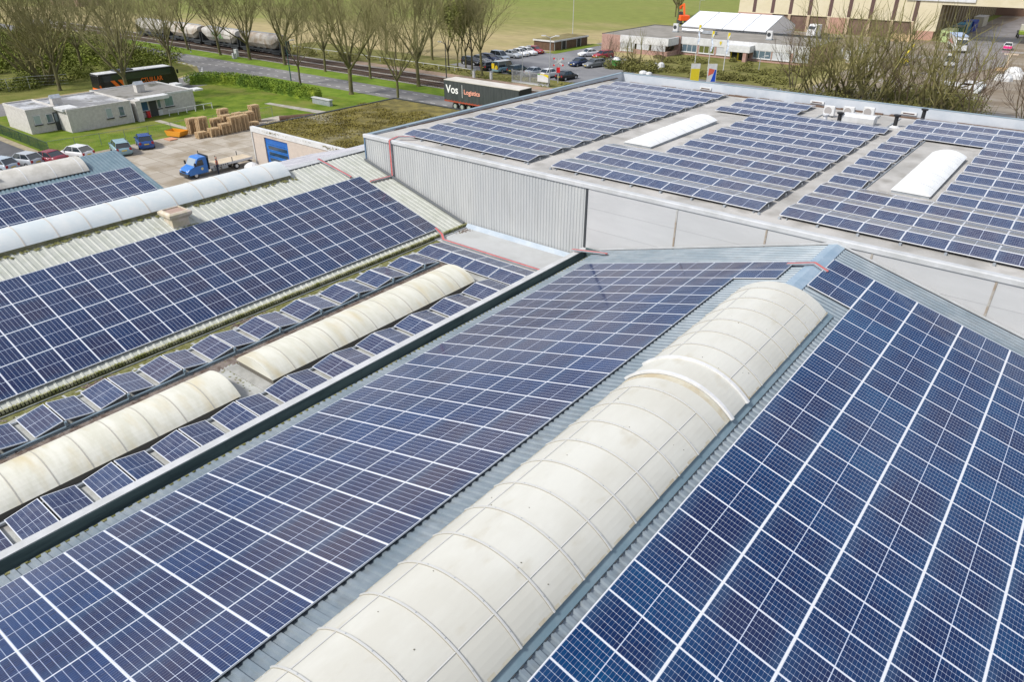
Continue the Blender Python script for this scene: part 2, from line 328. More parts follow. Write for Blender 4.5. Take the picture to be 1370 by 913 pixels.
def slab():
    n, l = M_SLAB.node_tree.nodes, M_SLAB.node_tree.links; b = n['Principled BSDF']; b.inputs['Roughness'].default_value = 0.85
    t = n.new('ShaderNodeTexCoord')
    br = n.new('ShaderNodeTexBrick'); br.inputs['Scale'].default_value = 1.0; br.inputs['Brick Width'].default_value = 2.0; br.inputs['Row Height'].default_value = 2.0
    br.offset = 0; br.inputs['Mortar Size'].default_value = 0.03
    br.inputs['Color1'].default_value = (0.42, 0.38, 0.32, 1); br.inputs['Color2'].default_value = (0.31, 0.27, 0.215, 1); br.inputs['Mortar'].default_value = (0.16, 0.13, 0.085, 1)
    l.new(t.outputs['Object'], br.inputs[0])
    no = n.new('ShaderNodeTexNoise'); no.inputs['Scale'].default_value = 0.35; no.inputs['Detail'].default_value = 9; l.new(t.outputs['Object'], no.inputs[0])
    r = n.new('ShaderNodeMapRange'); r.inputs[1].default_value = 0.48; r.inputs[2].default_value = 0.62; r.inputs[4].default_value = 0.75; l.new(no.outputs[0], r.inputs[0])
    x = n.new('ShaderNodeMixRGB'); l.new(r.outputs[0], x.inputs[0]); l.new(br.outputs[0], x.inputs[1]); x.inputs[2].default_value = (0.235, 0.19, 0.13, 1)
    l.new(x.outputs[0], b.inputs['Base Color'])
slab()
def sheet(name, poly, z, m):
    return structure(name, MB().add([(x, y, z) for x, y in poly], [tuple(range(len(poly)))]), m, recalc=False)
def rect(x0, x1, y0, y1): return [(x0, y0), (x1, y0), (x1, y1), (x0, y1)]
sheet('ground', rect(-1600, 900, -700, 1800), 0.0, M_MEADOW)
sheet('rough_verge_ground', rect(-150, -30, 95, 112), 0.012, M_ROUGHG)
sheet('thicket_ground', [(-230, 20), (-127, 20), (-127, 64), (-131, 71), (-139, 74), (-230, 75.5)], 0.014, mat('thicket_grass', (.10, .12, .025), .95, col2=(.17, .17, .05), scale=.2, detail=9, bump=.6, bscale=4, spec=.1))
sheet('lawn_ground', [(-112, 29.6), (-87.6, 29.6), (-87.6, 58), (-74, 58), (-74, 71.5), (-110, 71.5), (-118, 66), (-118, 29.6)], 0.02, M_LAWN)
sheet('dark_yard_ground', rect(-130, -50, -40, 28.7), 0.016, M_ASPHD)
sheet('kerb_strip', rect(-125, -88, 28.7, 29.5), 0.03, mat('sandy_strip', (0.33, 0.28, 0.18), 0.9, col2=(0.25, 0.21, 0.14), scale=1))
sheet('concrete_yard_ground', [(-87.6, 28.7), (-48, 28.7), (-48, 42), (-69, 42), (-69, 62), (-84, 62), (-87.6, 58)], 0.022, M_SLAB)
sheet('verge_ground', rect(-190, -10, 82.0, 86.6), 0.024, M_VERGE)
sheet('roadside_grass_ground', [(-118, 66), (-110, 71.2), (-70, 71.2), (-10, 62), (-10, 76), (-118, 76)], 0.018, M_VERGE)
ROADZ = 0.03
sheet('road', rect(-260, 40, 75.9, 82.1), ROADZ, M_ASPH)
sheet('side_road', [(-126, -40), (-116.5, -40), (-116.5, 62), (-117.5, 67), (-121, 72), (-117, 76), (-146, 76), (-137, 74.6), (-130, 71), (-126, 64)], ROADZ - 0.006, M_ASPH)
ma = MB()
def dash(mb, pts, w, on, off, z):
    acc = 0
    for (a, b) in zip(pts, pts[1:]):
        a, b = Vector((*a, 0)), Vector((*b, 0)); L = (b - a).length; d = (b - a) / L; n_ = Vector((-d.y, d.x, 0)) * w / 2; t = 0
        while t < L:
            e = min(L, t + on); p, q = a + d * t, a + d * e
            mb.add([(p.x - n_.x, p.y - n_.y, z), (q.x - n_.x, q.y - n_.y, z), (q.x + n_.x, q.y + n_.y, z), (p.x + n_.x, p.y + n_.y, z)], [(0, 1, 2, 3)])
            t += on + off
for yy in (77.3, 80.7): dash(ma, [(-200, yy), (30, yy)], 0.14, 1.0, 1.4, ROADZ + 0.006)
arc = [(-152, 75.8), (-142, 74.7), (-134.5, 74.2), (-130.5, 71.8), (-127, 68), (-125.3, 63), (-125, 50)]
dash(ma, arc, 0.3, 1.0, 0.9, ROADZ + 0.006)
structure('road_marking', ma, mat('road_paint', (0.62, 0.62, 0.60), 0.7), recalc=False)
sheet('ballast_bed', [(-260, 86.6), (40, 86.6), (40, 95.4), (-260, 95.4)], 0.05, M_BALLAST)
sheet('reddish_gravel_strip', rect(-118, -40, 95.4, 98.2), 0.03, M_PINKST)
sheet('parking_ground', [(-98.5, 106), (-95, 104.4), (-68, 104.4), (-68, 128), (-78, 134), (-89.5, 140), (-89.5, 175), (-96, 180), (-96, 134), (-100, 131), (-101, 106)], 0.02, M_LOT)
sheet('parking_lawn_ground', rect(-96.6, -93.6, 131, 150), 0.035, M_LAWN)
sheet('mud_yard_ground', [(-40, 88), (60, 88), (60, 330), (-34, 330), (-34, 205), (-92, 205), (-92, 162), (-40, 162), (-38, 120)], 0.02, M_MUD)
sheet('office_street', rect(-66, 10, 113, 121), 0.026, M_ASPH)
sheet('office_grass_ground', [(-73, 121.2), (-41, 121.2), (-41, 147), (-73, 147)], 0.024, M_ROUGHG)
sheet('yard_track', [(-31, 205), (-27, 330), (-21, 330), (-20, 205), (-17, 170), (-24, 150), (-27, 175)], 0.028, mat('worn_wet_asphalt', (0.23, 0.22, 0.22), 0.45, col2=(0.15, 0.14, 0.13), scale=0.3))
ter = MB()
for i in range(7):
    y = 98 + i * 4.6; ter.quad((-30, y, 0.05), (30, y + 1.5, 0.05), (30, y + 2.1, 0.05), (-30, y + 0.6, 0.05))
structure('pale_yard_strips', ter, mat('pale_tyre_strip', (0.34, 0.31, 0.27), 0.8, col2=(0.24, 0.2, 0.15), scale=0.5), recalc=False)

#%% ================================================================== ROOF BUILDERS
def corrugated(y0, y1, xa, za, xb, zb, pitch, depth, top=0.4, ramp=0.12, thick=0.06):
    """ribbed sheet: ribs run from (xa,za) to (xb,zb), repeat along y"""
    mb = MB(); prof = []
    n = int((y1 - y0) / pitch)
    for i in range(n + 1):
        y = y0 + i * pitch
        prof += [(y, 0), (y + pitch * (1 - top - 2 * ramp), 0), (y + pitch * (1 - top - ramp), depth), (y + pitch * (1 - ramp), depth)]
    prof = [p for p in prof if p[0] <= y1] + [(y1, 0)]
    L = math.hypot(xb - xa, zb - za); nx, nz = -(zb - za) / L, (xb - xa) / L
    if nz < 0: nx, nz = -nx, -nz
    A = [(xa + nx * h, y, za + nz * h) for y, h in prof]; B = [(xb + nx * h, y, zb + nz * h) for y, h in prof]
    A2 = [(xa - nx * thick, y1, za - nz * thick), (xa - nx * thick, y0, za - nz * thick)]; B2 = [(xb - nx * thick, y1, zb - nz * thick), (xb - nx * thick, y0, zb - nz * thick)]
    mb.loft([A + A2, B + B2]); return mb
def barrel(x0, x1, y0, y1, zb, rise, nseg=18, thick=0.02, ends=True):
    def ring(y):
        xc, hw = (x0 + x1) / 2, (x1 - x0) / 2; Rr = (hw * hw + rise * rise) / (2 * rise); zc = zb + rise - Rr
        a = math.asin(min(1, hw / Rr)); return [(xc + Rr * math.sin(-a + 2 * a * i / nseg), y, zc + Rr * math.cos(-a + 2 * a * i / nseg)) for i in range(nseg + 1)]
    mb = MB(); r0, r1 = ring(y0), ring(y1)
    mb.loft([r0, r1], closed=False)
    if ends: mb.add(r0, [tuple(range(len(r0)))]); mb.add(r1, [tuple(range(len(r1) - 1, -1, -1))])
    return mb
def barrel_z(x, x0, x1, zb, rise):
    xc, hw = (x0 + x1) / 2, (x1 - x0) / 2; Rr = (hw * hw + rise * rise) / (2 * rise)
    return zb + rise - Rr + math.sqrt(Rr * Rr - (x - xc) ** 2)
def arc_band(mb, x0, x1, y, w, zb, rise, off=0.012, t=0.015, nseg=18, mi=0):
    xc, hw = (x0 + x1) / 2, (x1 - x0) / 2; Rr = (hw * hw + rise * rise) / (2 * rise); zc = zb + rise - Rr; a = math.asin(min(1, hw / Rr))
    rings = []
    for i in range(nseg + 1):
        th = -a + 2 * a * i / nseg; s, c = math.sin(th), math.cos(th)
        rings.append([(xc + (Rr + off - t) * s, y - w / 2, zc + (Rr + off - t) * c), (xc + (Rr + off + t) * s, y - w / 2, zc + (Rr + off + t) * c),
                      (xc + (Rr + off + t) * s, y + w / 2, zc + (Rr + off + t) * c), (xc + (Rr + off - t) * s, y + w / 2, zc + (Rr + off - t) * c)])
    mb.loft(rings, mi=mi)

#%% ================================================================== MIDDLE HALL (camera side)
TL, TR = math.tan(R(15.5)), math.tan(R(15.26))
RX, RZ = -6.94, 9.79                     # ridge
def zl(x): return RZ - (RX - x) * TL     # left slope, panel underside plane about 0.1 above
def zr(x): return RZ - (x - RX) * TR
Y0, YW = -16.0, 30.46
hall = empty('hall_building', (-7, 7, 0), 0, 'blue grey hall with ribbed gable roof and long cream ridge skylight', 'building')
def hp(mb, name, m, **k):
    o = mb.build(name, m, hall, **k); o.matrix_parent_inverse = Matrix.Translation((7, -7, 0)); return o
EL, ER = -18.55, 5.0
hp(corrugated(Y0, YW, EL, zl(EL) - 0.02, RX, RZ - 0.02, 0.25, 0.045), 'roof', M_GREYROOF)
hp(corrugated(Y0, YW, ER, zr(ER) - 0.02, RX, RZ - 0.02, 0.25, 0.045), 'roof', M_GREYROOF)
hp(MB().prism([(-18.3, 0), (4.8, 0), (4.8, zr(4.8) - .12), (RX, RZ - .14), (-18.3, zl(-18.3) - .12)], 'y', Y0 + .1, YW - .05), 'wall', M_PANELWALL)
mb = MB(); mb.prism([(RX - .34, zl(RX - .34) + .05), (RX, RZ + .06), (RX + .34, zr(RX + .34) + .05), (RX + .34, zr(RX + .34) + .035), (RX, RZ + .045), (RX - .34, zl(RX - .34) + .035)], 'y', 24.6, YW)
hp(mb, 'ridge_cap', M_RIDGECAP)
mb = MB()                                  # gable flashings (pale), along the wall
mb.prism([(EL, zl(EL) + .05), (RX, RZ + .055), (ER, zr(ER) + .05), (ER, zr(ER) + .12), (RX, RZ + .125), (EL, zl(EL) + .12)], 'y', YW - .03, YW + .02)
hp(mb, 'gable_flashing', M_TRIM)
DX0, DX1, DZ, DR, DYE = -8.6, -5.33, 9.52, 0.70, 24.35
curb = MB(); curb.box(DX0 + .03, DX1 - .03, Y0 + 1, DYE - .03, 9.0, DZ + .03)
cb = hp(curb, 'skylight_curb', M_TRIM)
fl = MB()
x0f, x1f = DX1 - .02, DX1 + .30            # sloping flashing strips beside the dome
for (xa, xb, zf_) in ((DX1 - .05, DX1 + .16, zr), (DX0 + .05, DX0 - .1, zl)):
    fl.prism([(xa, zf_(xa) + .10), (xb, zf_(xb) + .055), (xb, zf_(xb) + .035), (xa, zf_(xa) + .05)], 'y', Y0 + 1, DYE + .25)
fl.prism([(DX0, zl(DX0) + .06), (RX, RZ + .066), (DX1, zr(DX1) + .06), (DX1, zr(DX1) + .04), (RX, RZ + .046), (DX0, zl(DX0) + .04)], 'y', DYE, DYE + .3)
hp(fl, 'skylight_flashing', M_BLUEROOF)
dome = hp(barrel(DX0, DX1, Y0 + 1, DYE, DZ, DR, 24), 'skylight', M_CREAM)
ribs = MB(); bolts = MB(); seams = MB()
ry = [5.85 + 1.046 * k for k in range(-18, 18)]
for y in ry:
    if y < DYE - .2 and abs(y - 16.18) > .3 and abs(y - 17.25) > .3: arc_band(ribs, DX0, DX1, y, 0.042, DZ, DR, off=.02, t=.012); arc_band(seams, DX0, DX1, y, 0.060, DZ, DR, off=.006, t=.004)
ribs2 = MB()
for y in (16.2, 17.25): arc_band(ribs2, DX0 - .03, DX1 + .03, y, 0.11, DZ, DR + .015, off=.04, t=.035)
for dx in (-1.0, 1.0):
    x = (DX0 + DX1) / 2 + dx; z = barrel_z(x, DX0, DX1, DZ, DR)
    for k in range(len(ry) - 1):
        a, b_ = ry[k], min(ry[k + 1], DYE)
        if 15.1 < a < 17.3 or a > DYE: continue
        ribs.box(x - .011, x + .011, a + .03, b_ - .03, z - .004, z + .016)
for y in ry:
    for f in (-.85, -.45, 0, .45, .85):
        x = (DX0 + DX1) / 2 + f * 1.62; bolts.tube((x, y, barrel_z(x, DX0, DX1, DZ, DR) + .02), (x, y, barrel_z(x, DX0, DX1, DZ, DR) + .04), .012, n=6)
ribs.build('glazing_bar', mat('white_bar', (0.56, 0.56, 0.54), .4, .2), dome); ribs2.build('cover_strip', M_WHITE, dome, smooth=False); bolts.build('bolt', M_STEEL, dome)
seams.build('seam', mat('dirty_seam', (.27, .25, .20), .7), dome)
barrel(DX0 - .02, DX1 + .02, 16.22, 17.22, DZ + .02, DR + .02, 24).build('raised_cover', M_CREAM, dome)
st = MB(); st2 = MB(); arc_band(st, DX0, DX1, 16.02, .22, DZ, DR, off=.005, t=.003); arc_band(st, DX0, DX1, 17.40, .20, DZ, DR, off=.005, t=.003)
for xa_, xb_ in ((DX1 - .13, DX1 - .002), (DX0 + .002, DX0 + .06)):
    for k in range(120):
        y = -2 + k * .22 + rnd.random() * .1; za, zb_ = barrel_z(xa_, DX0, DX1, DZ, DR) + .004, barrel_z(xb_, DX0, DX1, DZ, DR) + .004; w_ = rnd.uniform(.12, .4)
        xm_ = xb_ + (xa_ - xb_) * w_ if xa_ > -7 else xa_
        st.quad((xm_, y, barrel_z(xm_, DX0, DX1, DZ, DR) + .004), (xb_, y, zb_), (xb_, y + .2, zb_), (xm_, y + .2, barrel_z(xm_, DX0, DX1, DZ, DR) + .004))
for k in range(26):
    x_ = rnd.uniform(DX0 + .3, DX1 - .2); y = rnd.uniform(4, 24); r_ = rnd.uniform(.008, .018); st2.tube((x_, y, barrel_z(x_, DX0, DX1, DZ, DR)), (x_, y, barrel_z(x_, DX0, DX1, DZ, DR) + .008), r_, n=6)
st2.build('dirt', mat('lichen_speck', (.12, .115, .08), .9), dome)
st.build('stain', mat('brown_stain', (.43, .36, .24), .6, col2=(.53, .515, .43), scale=1.2, lo=.35, hi=.6), dome)
stain = MB()
# near-ridge screw line along the flashing of the right slope (dark rib ends)
for k in range(150):
    y = 3 + k * .25 + .16
    if y < 24.5: stain.box(DX1 + .155, DX1 + .185, y, y + .10, zr(DX1 + .17) + .03, zr(DX1 + .17) + .052)
hp(stain, 'rib_end_filler', M_DARK)
mossl = MB()
for k in range(180):
    y = 1 + rnd.random() * 29; w = rnd.uniform(.1, .6)
    mossl.box(EL - rnd.uniform(.0, .04), EL + rnd.uniform(.01, .05), y, y + w, zl(EL) - .07, zl(EL) + rnd.uniform(.0, .02))
mossl.box(EL - .035, EL + .01, 0, 30, zl(EL) - .09, zl(EL) - .02)
hp(mossl, 'moss', mat('yellow_moss', (0.11, 0.11, 0.025), 1, col2=(0.22, 0.21, 0.10), scale=6, bump=.5))

#%% ================================================================== LINK ROOF (flat, between halls)
FZ = 5.7
link = empty('flat_roof_building', (-24, 8, 0), 0, 'flat roofed strip between two halls with two stained barrel skylights', 'building')
PI_LINK = Matrix.Translation((24, -8, 0))
def lk(mb, name, m, **k):
    o = mb.build(name, m, link, **k); o.matrix_parent_inverse = PI_LINK; return o
lk(MB().box(-28.55, -19.6, Y0, 30.5, 0, FZ), 'roof', M_LINKROOF)
mem = MB().box(-28.2, -19.62, 27.7, 30.48, FZ + .004, FZ + .02)
lk(mem, 'roof_membrane', mat('pale_membrane', (0.43, 0.44, 0.44), .6, col2=(0.38, 0.385, 0.38), scale=.6))
ups = MB().prism([(30.3, FZ + .02), (30.5, FZ + .25), (30.5, FZ + .02)], 'x', -28.0, -19.7); lk(ups, 'upstand', mat('upstand_blue', (.30, .36, .42), .6, col2=(.38, .43, .48), scale=1))
moss = MB(); mo = random.Random(3)
for k in range(420):
    y = 1 + mo.random() * 29.2; x = -28.15 + abs(mo.gauss(0, .28)); s_ = mo.uniform(.04, .22); h = mo.uniform(.006, .03)
    if x < -27.3: moss.add([(x - s_, y - s_, FZ + .003), (x + s_, y - s_ * .6, FZ + .003), (x + s_ * .7, y + s_, FZ + .003), (x - s_ * .8, y + s_ * .8, FZ + .003), (x, y, FZ + h)], [(0, 1, 4), (1, 2, 4), (2, 3, 4), (3, 0, 4)])
for k in range(90):
    y = mo.uniform(10.9, 12.6); x = mo.uniform(-25.2, -21); s_ = mo.uniform(.02, .06)
    moss.add([(x - s_, y - s_, FZ + .003), (x + s_, y - s_ * .6, FZ + .003), (x + s_ * .7, y + s_, FZ + .003), (x, y, FZ + .02)], [(0, 1, 3), (1, 2, 3), (2, 0, 3)])
brown_bits = MB()
for k in range(900):
    y = 1 + mo.random() * 26; x = -25.05 + mo.gauss(0, .16); s_ = mo.uniform(.03, .13); brown_bits.add([(x - s_, y - s_, FZ + .004), (x + s_, y - s_ * .6, FZ + .004), (x + s_ * .7, y + s_, FZ + .004), (x, y, FZ + .02)], [(0, 1, 3), (1, 2, 3), (2, 0, 3)])
for k in range(260):
    y = mo.choice((8.3, 14.6, 15.2, 4.2, 29.9)) + mo.gauss(0, .35); x = -27.7 + mo.gauss(0, .12); s_ = mo.uniform(.03, .10); brown_bits.add([(x - s_, y - s_, FZ + .004), (x + s_, y - s_ * .6, FZ + .004), (x + s_ * .7, y + s_, FZ + .004), (x, y, FZ + .05)], [(0, 1, 3), (1, 2, 3), (2, 0, 3)])
for k in range(150):
    y = 1 + k * .165; brown_bits.quad((-25.34 + mo.uniform(0, .06), y, FZ + .003), (-24.62 - mo.uniform(0, .25), y, FZ + .003), (-24.62 - mo.uniform(0, .25), y + .166, FZ + .003), (-25.34, y + .166, FZ + .003))  # dark brown strip between rail and skylights
lk(brown_bits, 'dirt', mat('mottled_brown', (.085, .058, .045), 1, col2=(.19, .16, .14), scale=2.2))
for k in range(700):
    y = 1 + mo.random() * 29.2; x = -28.1 + abs(mo.gauss(0, .30)); s_ = mo.uniform(.05, .22)
    if x < -27.3: moss.add([(x - s_, y - s_, FZ + .003), (x + s_, y - s_ * .6, FZ + .003), (x + s_ * .7, y + s_, FZ + .003), (x - s_ * .8, y + s_ * .8, FZ + .003), (x, y, FZ + .015)], [(0, 1, 4), (1, 2, 4), (2, 3, 4), (3, 0, 4)])
lk(moss, 'moss', mat('dark_moss', (0.10, 0.10, 0.02), 1, col2=(0.17, 0.17, 0.07), scale=5))
CAPX0, CAPX1, CAPZ = -19.62, -19.33, 6.5
para = MB().box(CAPX0 + .03, CAPX1 - .03, Y0, 30.5, FZ - .3, CAPZ - .03); lk(para, 'parapet', M_TEAL)
lk(MB().box(CAPX0 - .02, CAPX1 + .01, Y0, 30.52, CAPZ - .03, CAPZ), 'parapet_cap', M_TRIM)
gm = MB(); gm.box(CAPX1 - .02, CAPX1 + .03, Y0, 30.4, 6.02, CAPZ - .031)
for k in range(16): gm.box(CAPX1 + .03, CAPX1 + .04, 1 + k * 1.95, 1.03 + k * 1.95, 6.1, CAPZ - .05)
gm.box(CAPX1 + .031, EL + .2, Y0, 30.4, 5.98, 6.06)
for yy in (30.3,): gm.box(CAPX1 + .031, EL + .3, yy, yy + .1, 6.06, 6.6)
lk(gm, 'gutter', M_TEAL)
def flat_dome(y0, y1, n):
    d = lk(barrel(-24.52, -22.0, y0, y1, FZ + .28, .52, 16), 'skylight', M_STAINED)
    c = MB().box(-24.45, -22.07, y0 + .05, y1 - .05, FZ, FZ + .27); c.build('curb', mat('dirty_curb', (0.13, 0.12, 0.10), .8), d)
    r = MB()
    for k in range(1, n): arc_band(r, -24.52, -22.0, y0 + (y1 - y0) * k / n, .035, FZ + .28, .52, off=.004, t=.008, nseg=14)
    r.build('rib', mat('greyish_rib', (0.40, 0.38, 0.33), .6), d)
    sk = MB(); sk.box(-24.62, -21.95, y0 - .45, y0 + .03, FZ + .005, FZ + .05); sk.box(-24.62, -21.95, y1 - .03, y1 + .55, FZ + .005, FZ + .06)
    sk.build('flashing', mat('grey_flashing', (0.36, 0.36, 0.34), .7, col2=(0.27, .27, .25), scale=2), d)
flat_dome(-3, 11.05, 13); flat_dome(12.45, 24.4, 11)

#%% ================================================================== LEFT HALL
left = empty('hall_building', (-38, 8, 0), 0, 'old hall with pale green mossy ribbed roof and bluish ridge skylight', 'building')
PI_LEFT = Matrix.Translation((38, -8, 0))
def lf(mb, name, m, **k):
    o = mb.build(name, m, left, **k); o.matrix_parent_inverse = PI_LEFT; return o
TW = math.tan(R(15.78)); LXE, LZE = -28.2, 5.86; LRX = -38.15; LRZ = LZE + (LXE - LRX) * TW
def zw(x): return LZE + (LXE - x) * TW
lf(corrugated(Y0, 30.46, LXE, LZE, LRX, LRZ, 0.33, 0.032, top=.2, ramp=.10), 'roof', M_MOSSROOF)
VX, VZ = -47.2, 6.35
lf(corrugated(Y0, 33.5, VX, VZ, LRX, LRZ, 0.42, 0.05, top=.16, ramp=.08), 'roof', mat('streaked_grey_sheet', (0.31, 0.31, 0.34), .5, col2=(0.42, .42, .45), scale=1, stretch=(.3, 3, 1)))
lf(MB().prism([(-28.4, 0), (-47.0, 0), (-47.0, VZ - .1), (LRX, LRZ - .12), (-28.4, LZE - .1)], 'y', Y0 + .1, 30.4), 'wall', M_PANELWALL)
lf(MB().prism([(-36.9, 0), (-47.0, 0), (-47.0, VZ - .1), (LRX, LRZ - .12), (-36.9, zw(-36.9) - .1)], 'y', 30.41, 33.4), 'wall', M_PANELWALL)
lf(MB().prism([(-36.95, zw(-36.95) - .02), (LRX, LRZ + .0), (LRX, LRZ - .1), (-36.95, zw(-36.95) - .12)], 'y', 30.47, 33.5), 'roof', M_MOSSROOF)
ge = MB()
for k in range(220):
    y = 1.5 + k * .135; ge.box(LXE - .02, LXE + .10, y, y + .09, LZE - .10, LZE + .035 + .015 * mo.random())
lf(ge, 'mossy_edge', M_MOSSEDGE)
gu = MB(); gu.box(LXE + .02, LXE + .06, Y0, 30.4, LZE - .28, LZE - .10); gu.box(LXE + .06, LXE + .25, Y0, 30.4, LZE - .28, LZE - .24); gu.box(LXE + .25, LXE + .28, Y0, 30.4, LZE - .28, LZE - .12)
lf(gu, 'gutter', M_DARK)
lf(MB().box(LXE + .27, LXE + .30, Y0, 30.4, LZE - .13, LZE - .10), 'gutter_lip', M_STEEL)
lf(MB().prism([(LRX - .32, LRZ - .02), (LRX, LRZ + .085), (LRX + .32, zw(LRX + .32) + .07), (LRX + .32, zw(LRX + .32) + .05), (LRX, LRZ + .06), (LRX - .32, LRZ - .04)], 'y', 25, 33.4), 'ridge_cap', M_TRIM)
kk = MB()
for k in range(40): kk.box(LRX + .32, LRX + .36, 25.2 + k * .21, 25.32 + k * .21, zw(LRX + .34) + .02, zw(LRX + .34) + .075)
lf(kk, 'rib_end_filler', M_DARK)
fls = MB().prism([(LXE, LZE + .06), (-36.85, zw(-36.85) + .06), (-36.85, zw(-36.85) + .14), (LXE, LZE + .14)], 'y', 30.3, 30.47); lf(fls, 'wall_flashing', mat('lead_flashing', (0.13, .14, .15), .6))
LD0, LD1 = -39.5, -37.05
ld = lf(barrel(LD0, LD1, Y0 + 1, 24.75, zw(LD1) + .22, .62, 18), 'skylight', M_PALEDOME)
MB().box(LD0 + .05, LD1 - .02, Y0 + 1, 24.7, 8.0, zw(LD1) + .24).build('curb', mat('brown_curb', (0.20, .19, .13), .8, col2=(.12, .12, .05), scale=2), ld)
r = MB()
for k in range(24):
    y = -8 + k * 1.5
    if y < 24.6: arc_band(r, LD0, LD1, y, .06, zw(LD1) + .22, .62, off=.006, t=.01, nseg=14)
r.build('rib', mat('tan_rib', (.50, .47, .42), .6), ld)
ms = MB()
for k in range(260):
    y = 3 + mo.random() * 22; x = LD1 + .02 + abs(mo.gauss(0, .09)); s_ = mo.uniform(.03, .14)
    if y < 25: ms.add([(x - s_ * .5, y - s_, zw(x - s_ * .5) + .052), (x + s_, y - s_ * .6, zw(x + s_) + .052), (x + s_ * .7, y + s_, zw(x + s_ * .7) + .052), (x, y, zw(x) + .08)], [(0, 1, 3), (1, 2, 3), (2, 0, 3)])
for k in range(60):
    y = 16.3 + mo.random() * 1.3; x = -35.4 + abs(mo.gauss(0, .25)); s_ = mo.uniform(.05, .16)
    ms.add([(x - s_ * .5, y - s_, zw(x - s_ * .5) + .052), (x + s_, y - s_ * .6, zw(x + s_) + .052), (x + s_ * .7, y + s_, zw(x + s_ * .7) + .052), (x, y, zw(x) + .09)], [(0, 1, 3), (1, 2, 3), (2, 0, 3)])
lf(ms, 'moss', MATS['dark_moss'])
vb = empty('roof_vent', (-36.0, 16.75, zw(-36.0)), 0, 'square pink cream roof vent box beside the bluish ridge skylight', 'roof vent')
v = MB(); v.prism([(-.42, -.25), (.42, -.25), (.42, .38), (-.42, .38)], 'y', -.45, .45); v.build('base', mat('vent_cream', (.58, .50, .42), .6, col2=(.45, .40, .28), scale=3), vb)
rings = []
for s_, z in ((.45, .30), (.62, .48), (.62, .62), (.50, .70), (.44, .70), (.44, .60)): rings.append([(-s_, -s_, z), (s_, -s_, z), (s_, s_, z), (-s_, s_, z)])
MB().loft(rings).build('hood', MATS['vent_cream'], vb); MB().box(-.43, .43, -.43, .43, .6, .64).build('mesh', mat('rusty_mesh', (.35, .25, .2), .8), vb)

#%% ================================================================== FAR LEFT HALL
fl_ = empty('hall_building', (-52, 8, 0), 0, 'low blue grey ribbed hall with weathered barrel skylight at far left', 'building')
PI_F = Matrix.Translation((52, -8, 0))
def ff(mb, name, m, **k):
    o = mb.build(name, m, fl_, **k); o.matrix_parent_inverse = PI_F; return o
TF = math.tan(R(15.5))
def zf3(x): return 6.02 + (-49.5 - x) * TF
ff(corrugated(-16, 22.55, -47.6, zf3(-47.6), -55.2, zf3(-55.2), 0.25, 0.05), 'roof', M_BLUEROOF)
ff(corrugated(-16, 22.55, -63, zf3(-55.2) - 2.1, -55.2, zf3(-55.2), 0.25, 0.05), 'roof', M_BLUEROOF)
ff(MB().prism([(-47.8, 0), (-62.8, 0), (-62.8, 5.3), (-55.2, zf3(-55.2) - .12), (-47.8, zf3(-47.8) - .12)], 'y', -15.9, 22.4), 'wall', M_PANELWALL)
FD0, FD1 = -55.9, -53.1
fd = ff(barrel(FD0, FD1, -14, 19.6, zf3(FD1) + .12, .75, 18), 'skylight', M_OLDDOME)
MB().box(FD0 + .05, FD1 - .03, -14, 19.55, 6.2, zf3(FD1) + .13).build('curb', M_DARK, fd)
r = MB()
for k in range(20):
    y = 19.2 - k * 1.72; arc_band(r, FD0, FD1, y, .05, zf3(FD1) + .12, .75, off=.006, t=.01, nseg=14)
r.build('rib', M_WHITE, fd)
hz = zf3(FD1) + .75
MB().box(-54.6, -53.5, 12.6, 14.3, hz - .1, hz + .02).build('hatch', mat('brown_hatch', (.42, .36, .28), .7), fd)

#%% ================================================================== BIG HALL
BX0, BX1, BY0, BY1 = -36.95, 26.0, 30.55, 62.7
def zroof(y): return 9.84 - 0.0088 * (y - 32.1)
big = empty('warehouse_building', (-10, 46, 0), 0, 'big flat roofed grey warehouse with ribbed and smooth wall panels', 'building')
PI_B = Matrix.Translation((10, -46, 0))
def bb(mb, name, m, **k):
    o = mb.build(name, m, big, **k); o.matrix_parent_inverse = PI_B; return o
bb(MB().prism([(BY0 + .1, 0), (BY1 - .1, 0), (BY1 - .1, 9.12), (BY1 - .7, 9.12), (59.7, zroof(59.7)), (BY0 + .1, zroof(BY0))], 'x', BX0 + .12, BX1), 'roof', M_ROOFING)
w = MB(); n = int((-19.6 - BX0) / .2)
prof = []
for i in range(n + 1):
    x = BX0 + i * .2
    prof += [(x, 0), (x + .09, 0), (x + .11, -.022), (x + .18, -.022)]
prof = [p for p in prof if p[0] < -19.6] + [(-19.6, 0)]
w.loft([[(x, BY0 + .06 + d, 0) for x, d in prof] + [(-19.6, BY0 + .09, 0), (BX0, BY0 + .09, 0)], [(x, BY0 + .06 + d, 9.92) for x, d in prof] + [(-19.6, BY0 + .09, 9.92), (BX0, BY0 + .09, 9.92)]])
bb(w, 'ribbed_wall', M_WALLSHEET)
bb(MB().box(-19.52, BX1, BY0 + .02, BY0 + .11, 0, 9.92), 'smooth_wall', M_PANELWALL)
j = MB()
for x in (-14.4, -10.0, -5.55, -1.1, 3.3, 7.8): j.box(x - .04, x + .04, BY0 - .005, BY0 + .03, 3, 9.9)
bb(j, 'wall_joint', mat('pale_joint', (.42, .42, .40), .5, col2=(.30, .24, .18), scale=1.5))
j = MB(); j.box(-19.62, -19.50, BY0 - .02, BY0 + .12, 5.5, 9.9); bb(j, 'corner_post', M_DARK)
j = MB(); j.box(BX0 - .04, BX0 + .06, BY0 - .0, BY0 + .12, 0, 9.9); bb(j, 'corner_trim', mat('slate_blue_trim', (.12, .19, .28), .5))
j = MB()
for z in (7.6, 8.75): j.box(-19.45, BX1, BY0 + .012, BY0 + .021, z, z + .015)
